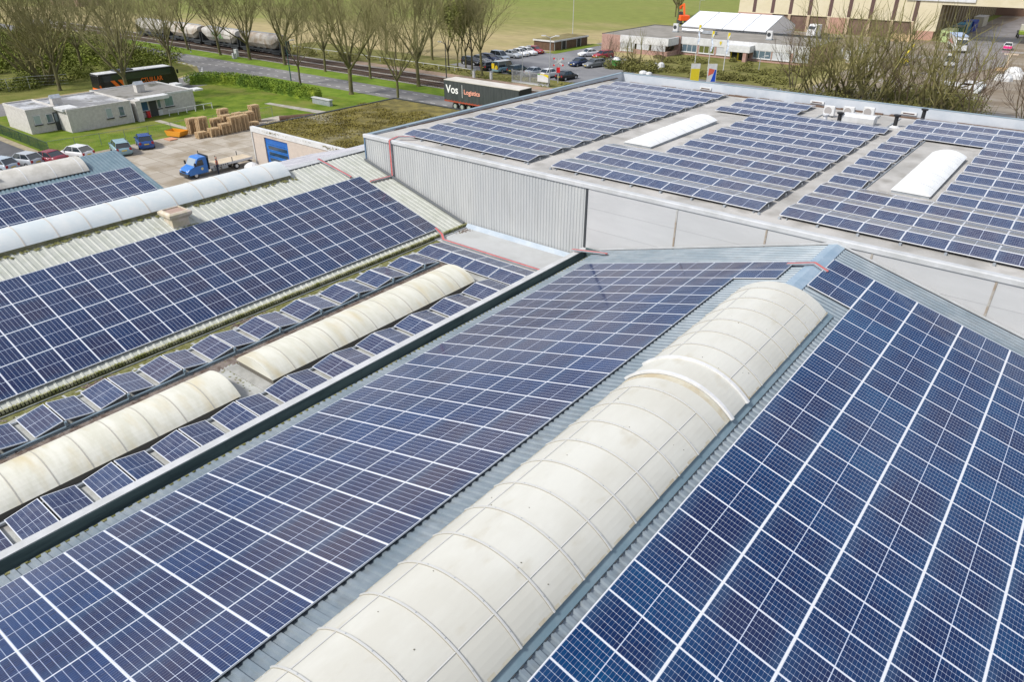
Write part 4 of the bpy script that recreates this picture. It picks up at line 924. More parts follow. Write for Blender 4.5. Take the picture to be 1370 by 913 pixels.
# hedge along the lawn, rounded corner
hb = []; rr = random.Random(9)
hp_ = [(-119.5, 63.5), (-117, 66.3), (-113.5, 67.8), (-108, 68.2), (-100, 68.0), (-91.5, 67.8)]
for a, b in zip(hp_, hp_[1:]):
    n = int(math.dist(a, b) / .8) + 1
    for i in range(n):
        t = i / n; hb.append((a[0] + (b[0] - a[0]) * t, a[1] + (b[1] - a[1]) * t, .95, 1, .9, 1.2, 1.1))
leaf_mass('hedge', hb, 26000, M_HEDGE, .05, .11, 4, 'long bright green hedge between lawn and road', cat='hedge')
hc = MB()
for a, b in zip(hp_, hp_[1:]):
    d = Vector((b[0] - a[0], b[1] - a[1], 0)).normalized(); nn = Vector((-d.y, d.x, 0)) * .75
    A, B = Vector((*a, 0)), Vector((*b, 0))
    hc.add([A - nn, B - nn, B + nn, A + nn, A - nn * .8 + Vector((0, 0, 1.35)), B - nn * .8 + Vector((0, 0, 1.35)), B + nn * .8 + Vector((0, 0, 1.35)), A + nn * .8 + Vector((0, 0, 1.35))], [(0, 1, 5, 4), (1, 2, 6, 5), (2, 3, 7, 6), (3, 0, 4, 7), (4, 5, 6, 7)])
hc.build('hedge_core', M_HEDGE, bpy.data.objects['hedge'])
tb = []
for i in range(330):
    x = rr.uniform(-225, -136); y = rr.uniform(26, 80)
    if x > -141 and y > 62: continue
    if y > 74 and x > -150: continue
    h = rr.uniform(.8, 2.2); tb.append((x, y, h * .5, h, rr.uniform(1.5, 3.5), rr.uniform(1.5, 3.5), h * .75))
leaf_mass('undergrowth', tb, 110000, M_BUSH, .09, .22, 8, 'dense green undergrowth of the thicket behind the bungalow', 'stuff', twigs=5000)
tb = []
for i in range(70):
    x = rr.uniform(-190, -118); y = rr.uniform(96.5, 100) ; tb.append((x, y, .5, .7, 1.4, 1.2, .9))
for i in range(50):
    x = rr.uniform(-118, -66); y = rr.uniform(98.5, 103); tb.append((x, y, .1, .35, 1.3, 1.0, .4))
leaf_mass('trackside_scrub', tb, 15000, mat('scrub_leaves', (.15, .155, .045), .9, col2=(.24, .22, .08), scale=.3, spec=.1), .06, .16, 12, 'low green scrub growing along the far side of the railway', 'stuff')
tb = []
for i in range(80):
    x = rr.uniform(-75, -42); y = rr.uniform(121.5, 145) if rr.random() > .5 else rr.uniform(122, 128); tb.append((x, y, .25, .6, rr.uniform(.7, 1.8), rr.uniform(.7, 1.6), rr.uniform(.35, .9)))
for i in range(14): tb.append((rr.uniform(-78, -65), rr.uniform(120.5, 126), .7, 1.0, 1.6, 1.3, 1.1))
leaf_mass('office_shrubbery', tb, 26000, M_OLIVE, .06, .16, 14, 'olive green shrubs and ground cover in front of the office', 'stuff', twigs=900)
tb = [(p.x, p.y, .6, 1, rr.uniform(1.5, 3), rr.uniform(1.5, 3), rr.uniform(.8, 1.6)) for p in [gp(rr.uniform(1050, 1300), rr.uniform(118, 150) + 8) for _ in range(60)]]
leaf_mass('warehouse_scrub', tb, 16000, M_OLIVE, .06, .14, 15, 'low olive scrub under the trees behind the warehouse', 'stuff', twigs=1500)

#%% ================================================================== RAILWAY
def track(yc, label):
    e = empty('railway_track', (-110, yc, 0), 0, label, 'railway track', 'railway tracks')
    m = MB()
    for s_ in (-.72, .72): m.box(-130, 140, s_ - .035, s_ + .035, .20, .34)
    m.build('rail', mat('rusty_rail', (.13, .085, .06), .5, .5), e)
    m = MB()
    for k in range(450): m.box(-130 + k * .6, -130 + k * .6 + .25, -1.25, 1.25, .06, .20)
    m.build('sleeper', mat('dark_sleeper', (.085, .06, .045), .9, col2=(.14, .11, .09), scale=.5), e)
track(88.4, 'nearer railway track beside the grass strip'); track(92.3, 'farther railway track carrying the hopper wagons')
def car_wheels(mb_, rim, e, xs, ys, r, w=.2):
    for x in xs:
        for y in ys:
            t = MB().tube((x, y - w / 2, r), (x, y + w / 2, r), r, n=18).build('wheel', M_BLACK, e)
            MB().tube((x, y - w / 2 - .01, r), (x, y + w / 2 + .01, r), r * .58, n=12).build('rim', M_ALU, t)
def hopper(x, label, grime, mark=False):
    e = empty('hopper_wagon', (x, 92.3, 0), 0, label, 'railway wagon', 'rounded hopper wagons on the far track')
    prof = []
    def ring(xx, w, zt, zb):
        out = []
        for i in range(14):
            a = math.pi * i / 13; out.append((xx, w * math.cos(a), zb + (zt - zb) * .55 + (zt - zb) * .45 * math.sin(a)))
        return out + [(xx, -w, zb + (zt - zb) * .3), (xx, -w * .6, zb), (xx, w * .6, zb), (xx, w, zb + (zt - zb) * .3)]
    MB().loft([ring(-6.6, 1.25, 4.1, 2.9), ring(-6.0, 1.4, 4.25, 2.4), ring(-4.6, 1.45, 4.3, 1.5), ring(4.6, 1.45, 4.3, 1.5), ring(6.0, 1.4, 4.25, 2.4), ring(6.6, 1.25, 4.1, 2.9)]).build('tank', grime, e)
    MB().box(-7.2, 7.2, -1.2, 1.2, 1.0, 1.25).box(-7.1, -6.9, -1.2, 1.2, 1.2, 3.0).box(6.9, 7.1, -1.2, 1.2, 1.2, 3.0).build('underframe', M_DARK, e)
    for sx in (-1, 1):
        b = MB().box(sx * 5.2 - 1.3, sx * 5.2 + 1.3, -1.1, 1.1, .55, .95).build('bogie', M_DARK, e)
        for dx in (-.9, .9):
            for yy in (-.75, .75): MB().tube((sx * 5.2 + dx, yy - .06, .8), (sx * 5.2 + dx, yy + .06, .8), .46, n=14).build('wheel', M_DARK, b)
    m = MB()
    for k in range(4): m.box(-3.6 + k * 2.2, -2.6 + k * 2.2, -1.0, 1.0, .75, 1.5)
    m.build('hopper_chute', M_DARK, e); MB().box(-6, 6, -.3, .3, 4.26, 4.33).build('walkway', M_STEEL, e)
    if mark:
        g = MB(); q = random.Random(2)
        for k in range(16):
            x0 = -2.2 + k * .26; z = 2.0 + q.random() * .8; g.box(x0, x0 + .2, -1.475, -1.455, z, z + q.uniform(.3, 1.0))
        g.build('graffiti', mat('green_spray', (.12, .32, .08), .6), e)
gm1 = mat('grimy_wagon', (.56, .54, .51), .5, col2=(.42, .38, .34), scale=.8, stretch=(1, 1, .5)); gm2 = mat('grimy_wagon_brown', (.52, .49, .45), .5, col2=(.34, .27, .20), scale=.7)
hopper(-185.5, 'grey hopper wagon hidden behind the trees, last at left', gm1); hopper(-170.5, 'pale hopper wagon behind a tree, left of the graffiti one', gm2); hopper(-155.5, 'pale hopper wagon with green graffiti on its side', gm1, True); hopper(-140.5, 'grimy hopper wagon with dark rounded end, rightmost of the train', gm2)
e = empty('pipe_rail', (-110, 100, 0), 0, 'long pale pipe handrail running beyond the tracks', 'pipe rail')
m = MB(); m.tube((-32, .3, .85), (20, .3, .85), .05, n=6); m.build('rail', M_TRIM, e)
for k in range(14): MB().tube((-32 + k * 4, .3, 0), (-32 + k * 4, .3, .85), .04, n=6).build('post', M_TRIM, e)

#%% ================================================================== VEHICLES
def cmat(name, c, r=.25): return mat(name, c, r, .0, spec=.6)
PAINT = {'silver': (.42, .45, .48), 'white': (.68, .69, .70), 'black': (.012, .013, .016), 'darkblue': (.02, .035, .09), 'blue': (.02, .07, .26), 'red': (.30, .02, .03), 'grey': (.16, .17, .18), 'lightblue': (.23, .36, .42), 'green': (.03, .05, .045), 'maroon': (.22, .03, .045), 'lightsteel': (.40, .46, .52)}
CARM = {}
def car_meshes(col, typ):
    if (col, typ) in CARM: return CARM[(col, typ)]
    pm = cmat('paint_' + col, PAINT[col])
    L, Wd, Ht = {'hatch': (4.0, 1.7, 1.47), 'sedan': (4.4, 1.76, 1.44), 'estate': (4.5, 1.76, 1.48), 'mpv': (4.3, 1.78, 1.72), 'van': (4.7, 1.9, 1.95)}[typ]
    h = L / 2; w = Wd / 2
    # stations from nose (+x) to tail: x, belt z, half width
    prof = {'hatch': [(1, .52, .80), (.93, .68, .92), (.80, .78, .97), (.46, .93, 1), (.0, .95, 1), (-.5, .97, 1), (-.86, .99, .97), (-.96, .90, .93), (-1, .62, .86)],
            'sedan': [(1, .50, .80), (.94, .66, .92), (.80, .76, .97), (.42, .90, 1), (.0, .92, 1), (-.45, .95, 1), (-.72, .98, .98), (-.95, .94, .93), (-1, .62, .86)]}
    pf = prof['sedan' if typ == 'sedan' else 'hatch']
    def ring(x, zb, hw): 
        x *= h; hw *= w
        return [(x, -hw * .86, .20), (x, -hw, .36), (x, -hw, zb - .14), (x, -hw * .95, zb - .02), (x, -hw * .62, zb + .02), (x, 0, zb + .035), (x, hw * .62, zb + .02), (x, hw * .95, zb - .02), (x, hw, zb - .14), (x, hw, .36), (x, hw * .86, .20)]
    out = []
    def st(mb, nm, m, smooth=False, par=None):
        o = mb.build(nm, m, smooth=smooth); C.objects.unlink(o); out.append((nm, o.data, par)); return len(out) - 1
    body = MB(); body.loft([ring(*p) for p in pf])
    roofs = {'hatch': (.46, .14, -.62, -.93), 'sedan': (.42, .10, -.42, -.74), 'estate': (.46, .12, -.84, -.96), 'mpv': (.62, .22, -.80, -.95), 'van': (.66, .40, -.92, -.97)}[typ]
    a, b, c, d = [q * h for q in roofs]; zb, zt = .93, Ht
    def gring(x, z, hw): return [(x, -hw, z), (x, hw, z)]
    gl = MB(); wt = w * .74
    gl.add([(a, -w * .88, zb), (a, w * .88, zb), (b, wt, zt - .04), (b, -wt, zt - .04), (d, -w * .88, zb + .02), (d, w * .88, zb + .02), (c, wt, zt - .04), (c, -wt, zt - .04)],
           [(0, 1, 2, 3), (5, 4, 7, 6), (0, 3, 7, 4), (1, 5, 6, 2), (3, 2, 6, 7)])
    st(body, 'body', pm, True); i_gl = st(gl, 'window', M_GLASS)
    rf = MB(); rf.add([(b + .06, -wt * .96, zt - .05), (b + .06, wt * .96, zt - .05), (c - .06, wt * .96, zt - .05), (c - .06, -wt * .96, zt - .05), (b - .1, -wt * .85, zt), (b - .1, wt * .85, zt), (c + .1, wt * .85, zt), (c + .1, -wt * .85, zt)],
           [(4, 5, 6, 7), (0, 1, 5, 4), (1, 2, 6, 5), (2, 3, 7, 6), (3, 0, 4, 7), (3, 2, 1, 0)])
    for s_ in (-1, 1):
        for (x0, z0, x1, z1, y0, y1) in ((a, zb, b, zt - .03, w * .885, wt), (d, zb + .02, c, zt - .03, w * .885, wt), ((a + d) / 2, zb, (b + c) / 2, zt - .03, w * .885, wt)):
            rf.tube((x0, s_ * y0, z0), (x1, s_ * y1, z1), .035, n=4)
    st(rf, 'roof', pm)
    if typ == 'van':
        MBx = MB(); MBx.add([(b * .6, s_ * (w * .83), 1.0 + q) for s_ in (-1, 1) for q in (0, .8)], [])
    for s_ in (-1, 1):
        st(MB().box(h * .93, h * .99, s_ * w * .72 - .16, s_ * w * .72 + .16, .56, .70), 'headlight', mat('lamp_clear', (.7, .72, .75), .15))
        st(MB().box(-h * .995, -h * .95, s_ * w * .76 - .12, s_ * w * .76 + .12, .62, .90), 'tail_light', mat('lamp_red', (.35, .02, .02), .3))
        st(MB().box(a * .72, a * .72 + .12, s_ * (w + .04) - .08, s_ * (w + .04) + .08, .93, 1.06), 'mirror', pm)
    st(MB().box(-h * 1.0 - .015, -h * .99, -.26, .26, .60, .71), 'number_plate', mat('yellow_plate', (.62, .44, .03), .5))
    st(MB().box(h * .99, h * 1.0 + .015, -.26, .26, .40, .51), 'number_plate', MATS['yellow_plate'])
    st(MB().box(-h * .98, h * .98, -w * .8, w * .8, .16, .24), 'underbody', M_BLACK)
    for sx in (.62, -.60):
        for s_ in (-1, 1):
            k = st(MB().tube((sx * h, s_ * (w - .19), .31), (sx * h, s_ * (w + .01), .31), .31, n=18), 'wheel', M_BLACK)
            st(MB().tube((sx * h, s_ * (w - .17), .31), (sx * h, s_ * (w + .02), .31), .19, n=12), 'rim', M_ALU, par=k)
    CARM[(col, typ)] = out; return out
def car(x, y, head, col, typ, label, group=None):
    e = empty('parked_car', (x, y, 0.02), R(head), label, 'car', group); os_ = []
    for nm, me, par in car_meshes(col, typ):
        o = bpy.data.objects.new(nm, me); C.objects.link(o); o.parent = os_[par] if par is not None else e; os_.append(o)
    return e
GY = 'cars parked on the dark yard at left'
car(*gp(3, 229)[:2], 197, 'lightsteel', 'hatch', 'pale blue grey car at the left picture edge behind the skylight', GY)
car(*gp(36, 222)[:2], 197, 'silver', 'hatch', 'silver hatchback between the pale edge car and the dark red one', GY)
car(*gp(67, 219)[:2], 197, 'maroon', 'sedan', 'dark red car between two light cars at left', GY)
car(*gp(104, 212)[:2], 197, 'white', 'hatch', 'small cream white car beside the dark red one', GY)
car(*gp(163, 204)[:2], 165, 'lightblue', 'estate', 'light blue estate car at the lawn edge beside a blue hatchback', 'cars at the lawn edge')
car(*gp(195, 196)[:2], 160, 'blue', 'hatch', 'dark blue hatchback at the lawn edge beside the yellow skip', 'cars at the lawn edge')
GP = 'cars in the row along the meadow'
for i, (y, c, t, l) in enumerate([(108.8, 'black', 'estate', 'black car leftmost in the meadow row'), (111.6, 'grey', 'hatch', 'dark grey car second from the left in the meadow row'), (114.2, 'darkblue', 'estate', 'dark blue car third from the left in the meadow row'),
        (117.2, 'lightsteel', 'mpv', 'tall pale blue people carrier in the meadow row'), (121.2, 'silver', 'sedan', 'silver car right of the tall pale blue carrier'), (123.8, 'white', 'hatch', 'white hatchback in the meadow row, second from the red car'),
        (126.3, 'white', 'estate', 'white estate next to the red car in the meadow row'), (129.0, 'red', 'hatch', 'red car at the right end of the meadow row')]):
    car(-97.4, y, -4, c, t, l, GP)
GF = 'cars in the row by the grey fence'
for x, c, t, l in [(-90.6, 'black', 'estate', 'black estate leftmost in the row by the fence'), (-84.2, 'green', 'estate', 'dark green estate beside the painted van'), (-80.4, 'silver', 'sedan', 'silver car behind the fence left of the banner'), (-77.2, 'white', 'hatch', 'white car behind the banner'), (-73.6, 'black', 'sedan', 'black car rightmost behind the level crossing sign')]:
    car(x, 106.6, 84, c, t, l, GF)
v = car(-87.3, 106.3, 84, 'lightblue', 'van', 'small van painted blue, yellow and white by the fence', GF)
m = MB(); q = random.Random(1)
MB().tube((-2.36, -.45, 1.0), (-2.42, -.45, 1.0), .34, n=16).build('yellow_disc', mat('van_yellow', (.7, .5, .02), .5), v); MB().box(-2.40, -2.34, .1, .8, .7, 1.6).build('yellow_patch', MATS['van_yellow'], v); MB().box(-1.9, 1.0, -.8, .8, 1.93, 1.97).build('white_roof', M_WHITE, v)
car(-80.6, 120.6, -98, 'darkblue', 'sedan', 'dark blue car parked nose on, left of the grey one', 'cars in the middle of the car park'); car(-77.4, 121.0, -105, 'grey', 'estate', 'grey car parked nose on beside the green container', 'cars in the middle of the car park')
car(-86.2, 132.4, -115, 'white', 'sedan', 'white car with open-looking dark windscreen by the brick wall', 'cars in the middle of the car park'); car(-82.4, 132.0, -110, 'red', 'estate', 'red car beside the brick office wall', 'cars in the middle of the car park')
GV = 'white vans behind the carport'
for x, y, t, l in [(-91.6, 149.0, 'hatch', 'white car with dark front, nearest of the group behind the carport'), (-91.2, 153.5, 'estate', 'white car second in the group behind the carport'), (-91.5, 159, 'van', 'white van behind the white cars by the carport'), (-90.2, 165, 'van', 'white van beside the office roof edge'), (-89, 175, 'van', 'farthest white van beyond the office roof')]:
    car(x, y, -75, 'white', t, l, GV)
car(-77.0, 178, -60, 'white', 'van', 'white van half hidden between office and tent')

# coach
e = empty('coach', (-119.05, 54.3, 0), math.pi / 2, 'long black coach with orange stripes and lettering behind the bungalow', 'coach')
MK = mat('coach_black', (.012, .012, .014), .2, spec=.7); OR = mat('coach_orange', (.85, .16, .01), .4)
side = [(-6.1, .35), (-6.15, 1.0), (-6.05, 3.3), (-5.9, 3.45), (5.6, 3.45), (5.95, 3.25), (6.25, 1.6), (6.3, .9), (6.25, .35)]
MB().prism(side, 'y', -1.25, 1.25).build('body', MK, e, bevel=.06)
MB().box(-5.95, 5.4, -1.15, 1.15, 3.45, 3.52).build('roof', M_WHITE, e); MB().box(-3.0, -.4, -.9, .9, 3.52, 3.72).build('air_unit', M_DARK, e)
for s_ in (-1, 1): MB().box(-5.7, 5.2, s_ * 1.262 - .006, s_ * 1.262 + .006, 2.35, 3.2).build('window', M_GLASS, e)
MB().prism([(5.99, 3.0), (6.27, 1.55), (6.30, 1.55), (6.02, 3.0)], 'y', -1.12, 1.12).build('windscreen', mat('green_windscreen', (.05, .14, .05), .08, spec=.8), e)
for x0 in (-3.3, -2.2):
    MB().prism([(x0, 1.1), (x0 + .6, 1.1), (x0 - .45, 2.45), (x0 - 1.05, 2.45)], 'y', -1.275, -1.268).build('orange_stripe', OR, e)
MB().prism([(-6.0, .5), (-5.5, .5), (-5.9, 2.0), (-6.1, 2.0)], 'y', -1.275, -1.268).build('orange_stripe', OR, e); MB().box(-6.17, -6.15, -1.1, 1.1, .5, 1.5).build('rear_panel', OR, e)
text_part('CTUILLAR', .95, Matrix.Translation((.2, -1.272, 1.62)) @ Matrix.Rotation(math.pi / 2, 4, 'X') @ Matrix.Diagonal((.82, 1, 1, 1)), OR, e)
car_wheels(None, None, e, (-3.6, 3.9), (-1.12, 1.12), .5, .28)
for s_ in (-1, 1): MB().box(6.28, 6.31, s_ * .9 - .2, s_ * .9 + .2, .7, .95).build('headlight', mat('lamp_clear', (.7, .72, .75), .15), e); MB().box(6.2, 6.45, s_ * 1.3 - .08, s_ * 1.3 + .08, 2.3, 2.9).build('mirror', MK, e)

# trailer
TX0, TX1, TY0 = -73.4, -59.8, 76.0
e = empty('lorry_trailer', (TX0, TY0, 0), 0, 'black curtain sided lorry trailer lettered Vos Logistics on the road', 'lorry trailer')
cur = mat('trailer_curtain', (.035, .042, .046), .5, col2=(.055, .062, .066), scale=1.0, stretch=(3, 1, .3))
c_ = MB(); pr = []
for k in range(110): x = .05 + k * .1228; pr.append((x, -.012 if k % 2 else 0))
c_.loft([[(x, d, 1.2) for x, d in pr] + [(13.5, 2.5, 1.2), (.05, 2.5, 1.2)], [(x, d, 3.86) for x, d in pr] + [(13.5, 2.5, 3.86), (.05, 2.5, 3.86)]]); c_.build('curtain', cur, e)
MB().box(0, 13.6, -.03, 2.53, 3.86, 3.96).build('roof', mat('trailer_roof', (.58, .55, .50), .6, col2=(.5, .47, .42), scale=.6), e)
MB().box(0, .06, -.02, 2.52, 1.1, 3.9).build('rear_door', M_DARK, e); MB().box(13.55, 13.62, -.02, 2.52, 1.1, 3.9).build('front_wall', M_BLACK, e)
rd = mat('trailer_red_rail', (.35, .07, .04), .5); MB().box(0, 13.6, -.035, 2.535, 1.02, 1.2).build('side_rail', rd, e); MB().box(.3, 13.2, .7, 1.8, .8, 1.02).build('chassis', M_DARK, e)
k_ = MB()
for k in range(24): k_.box(.3 + k * .56, .36 + k * .56, -.05, -.034, 1.0, 1.35)
k_.build('strap_buckle', rd, e)
car_wheels(None, None, e, (1.9, 3.2, 4.5), (.25, 2.25), .5, .3)
for s_ in (.7, 1.8): MB().box(10.4, 10.6, s_ - .08, s_ + .08, .05, .9).build('landing_leg', M_STEEL, e)
T = lambda x, z: Matrix.Translation((x, -.045, z)) @ Matrix.Rotation(math.pi / 2, 4, 'X')
WT = mat('lettering_white', (.8, .8, .8), .6)
text_part('Vos', 1.5, T(.4, 2.25), WT, e, bold=.028)
MB().box(3.42, 3.48, -.05, -.04, 1.8, 3.5).build('divider_line', WT, e)
text_part('Logistics', .86, T(3.75, 2.35), mat('lettering_salmon', (.80, .36, .27), .6), e, bold=.02)

# blue flatbed truck, nose at low y
e = empty('flatbed_truck', (-69.7, 34.3, .02), math.pi / 2, 'blue flatbed truck with empty pale deck parked on concrete slabs', 'truck'); e.scale = (.78, .80, .82)
BL = cmat('truck_blue', (.03, .17, .52), .3)
# local: +x = rear direction (world +y) ; so x from 0 (nose) to 9.2
cab = [(0.0, .45), (-.05, .95), (.25, 1.2), (.95, 1.45), (1.55, 2.30), (1.85, 2.42), (2.75, 2.42), (2.85, 2.25), (2.85, .45)]
MB().prism(cab, 'y', -1.0, 1.0).build('cab', BL, e, bevel=.07)
MB().prism([(.99, 1.50), (1.52, 2.24), (1.49, 2.27), (.96, 1.53)], 'y', -.86, .86).build('windscreen', mat('pale_windscreen', (.30, .35, .38), .12), e)
for s_ in (-1, 1):
    d_ = MB().prism([(1.25, .6), (2.35, .6), (2.35, 1.45), (1.1, 1.45)], 'y', s_ * 1.004 - .006, s_ * 1.004 + .006).build('door', BL, e)
    MB().prism([(1.22, 1.46), (2.3, 1.46), (2.25, 2.12), (1.62, 2.12)], 'y', s_ * 1.006 - .006, s_ * 1.006 + .006).build('window', M_GLASS, e)
    MB().box(.95, 1.1, s_ * 1.2 - .12, s_ * 1.2 + .12, 1.5, 1.9).build('mirror', M_BLACK, e)
    MB().box(.0, .12, s_ * .75 - .18, s_ * .75 + .18, .85, 1.05).build('headlight', MATS['lamp_clear'], e)
MB().box(-.12, .15, -1.0, 1.0, .35, .70).build('bumper', M_DARK, e); MB().box(-.07, -.02, -.5, .5, .80, .98).build('grille', M_BLACK, e)
MB().tube((2.0, -1.015, 1.05), (2.0, -1.02, 1.05), .17, n=14).build('door_emblem', mat('emblem_yellow', (.7, .62, .3), .5), e)
dk = mat('pale_deck', (.56, .48, .36), .7, col2=(.46, .38, .27), scale=1.2, stretch=(.5, 4, 1))
MB().box(3.0, 9.3, -1.15, 1.15, 1.0, 1.12).build('deck', dk, e); MB().box(3.0, 9.3, -1.19, -1.151, .86, 1.13).box(3.0, 9.3, 1.151, 1.19, .86, 1.13).build('side_rail', mat('white_side', (.55, .56, .58), .5), e)
text_part('PEUTZ BV', .20, Matrix.Translation((3.4, 1.196, .90)) @ Matrix.Rotation(math.pi, 4, 'Z') @ Matrix.Rotation(math.pi / 2, 4, 'X'), M_DARK, e) if False else None
m = MB()
for k in range(7): m.box(3.5 + k * .32, 3.7 + k * .32, -1.196, -1.191, .92, 1.06)
m.build('side_lettering', M_DARK, e)
MB().box(2.95, 3.02, -1.1, 1.1, 1.1, 2.5).build('headboard', M_DARK, e)
for (x, s_) in ((5.2, 1), (8.4, 1), (6.3, -1), (2.98, 1)): MB().box(x - .04, x + .04, s_ * 1.12 - .04, s_ * 1.12 + .04, 1.1, 1.65 if x > 3 else 2.75).build('stake', M_DARK, e)
MB().box(2.8, 9.2, -.45, .45, .6, .9).build('chassis', M_DARK, e); MB().box(9.1, 9.25, -1.0, 1.0, .45, .65).build('rear_bumper', M_DARK, e)
MB().box(3.4, 4.4, -1.05, -.55, .45, .85).build('tool_box', M_STEEL, e); MB().box(4.7, 5.6, -1.05, -.5, .45, .85).build('fuel_tank', M_STEEL, e)
car_wheels(None, None, e, (1.05,), (-.86, .86), .38, .24); car_wheels(None, None, e, (6.9,), (-.80, .80), .38, .40)
p = gp(293, 233); e = empty('person', (p.x, p.y, 0), 1.0, 'person in dark clothes and orange top beside the blue truck', 'person')
def capsule_body(mb, pts):
    rings = []
    for (x, y, z, rx, ry) in pts: rings.append([(x + rx * math.cos(6.283 * i / 10), y + ry * math.sin(6.283 * i / 10), z) for i in range(10)])
    mb.loft(rings)
b = MB()
for s_ in (-1, 1): capsule_body(b, [(.04, s_ * .1, .0, .11, .05), (.0, s_ * .1, .08, .06, .05), (0, s_ * .1, .45, .065, .06), (0, s_ * .09, .85, .09, .085)])
capsule_body(b, [(0, 0, .82, .12, .17), (0, 0, 1.0, .11, .16), (0, 0, 1.3, .12, .2), (0, 0, 1.45, .09, .17), (0, 0, 1.5, .05, .06), (0, 0, 1.56, .05, .055), (0, 0, 1.6, .085, .075), (0, 0, 1.7, .10, .08), (0, 0, 1.8, .05, .045)])
for s_ in (-1, 1): b.tube((0, s_ * .19, 1.42), (.03, s_ * .26, 1.12), .05, .042, 8); b.tube((.03, s_ * .26, 1.12), (.14, s_ * .24, .86), .042, .03, 8)
b.build('body', mat('dark_trousers', (.03, .035, .06), .8), e); j = MB(); capsule_body(j, [(0, 0, 1.02, .125, .175), (0, 0, 1.3, .135, .215), (0, 0, 1.44, .10, .18)]); j.build('orange_top', mat('workwear_orange', (.7, .22, .12), .8), e)
h_ = MB(); capsule_body(h_, [(.0, 0, 1.58, .088, .078), (.0, 0, 1.7, .104, .085), (0, 0, 1.79, .06, .05)]); h_.build('face', mat('skin', (.55, .33, .24), .6), e)
p = gp(338, 226); tag(MB().loft([[(p.x + s_ * math.cos(a * .7), p.y + s_ * .8 * math.sin(a * .7), z) for a in range(9)] for s_, z in ((1.0, 0), (.9, .35), (.5, .6), (.15, .72))]).build('white_heap', M_WHITE), 'white sheeted heap on the yard behind the truck', 'heap')

#%% ================================================================== PALLETS
def pallet_mesh():
    m = MB()
    for x in (0, .375, .75 - .0): pass
    for y in (0, .36, .72): m.box(0, 1.2, y, y + .09, 0, .02)
    for x in (0, .55, 1.1):
        for y in (0, .36, .72): m.box(x, x + .1, y, y + .09, .02, .10)
        m.box(x, x + .1, 0, .81, .10, .12)
    for y in (0, .175, .36, .545, .71): m.box(0, 1.2, y, y + .1, .12, .14)
    o = m.build('wooden_pallet', M_WOOD, recalc=False); C.objects.unlink(o); return o.data
PME = pallet_mesh(); pr_ = random.Random(6)
stacks = [((-86.2, 44.6), 13, 'leftmost tall stack'), ((-84.6, 45.0), 15, 'second tall stack'), ((-83.4, 44.0), 5, 'low stack at the front left'), ((-82.9, 45.4), 7, 'low stack at the front'), ((-82.9, 46.9), 9, 'front stack beside the low ones'), ((-83.0, 48.3), 13, 'tall front stack in the middle'),
          ((-83.1, 49.7), 13, 'tall front stack right of the middle'), ((-84.5, 46.8), 12, 'rear stack behind the low ones'), ((-84.6, 48.3), 13, 'rear stack in the middle'), ((-84.6, 50.0), 13, 'rear stack right of the middle'), ((-84.7, 51.6), 12, 'rear stack near the right end'), ((-83.3, 51.2), 5, 'low stack at the right end'), ((-86.0, 53.3), 15, 'tall stack at the far right end'), ((-86.3, 49.0), 16, 'tallest stack at the back')]
for (x, y), n, l in stacks:
    for k in range(n):
        o = bpy.data.objects.new('wooden_pallet', PME); C.objects.link(o); o.location = (x + pr_.uniform(-.03, .03) - .4, y + pr_.uniform(-.03, .03), .03 + k * .143)
        o.rotation_euler = (0, 0, math.pi / 2 + pr_.uniform(-.03, .03)); tag(o, 'wooden pallet in the %s of the pallet store' % l, 'pallet', 'pallets in the ' + l)
e = empty('skip', (-87.2, 43.2, 0), .3, 'yellow orange open skip left of the pallet stacks', 'skip')
YO = mat('skip_orange', (.62, .27, .02), .5)
MB().prism([(-1.0, .15), (.9, .15), (1.2, .75), (-1.3, .75)], 'y', -.7, -.64).prism([(-1.0, .15), (.9, .15), (1.2, .75), (-1.3, .75)], 'y', .64, .7).box(-1.0, .9, -.64, .64, .15, .2).build('tub', YO, e)
MB().add([(.9, -.64, .15), (.9, .64, .15), (1.2, .64, .75), (1.2, -.64, .75), (-1.0, -.64, .15), (-1.0, .64, .15), (-1.3, .64, .75), (-1.3, -.64, .75)], [(0, 1, 2, 3), (4, 5, 6, 7)]).build('end_plate', YO, e)
tag(MB().box(-87.0, -85.6, 41.3, 42.3, .03, .14).build('timber_board', mat('reddish_board', (.5, .25, .15), .8)), 'reddish timber board lying in front of the orange skip', 'board')

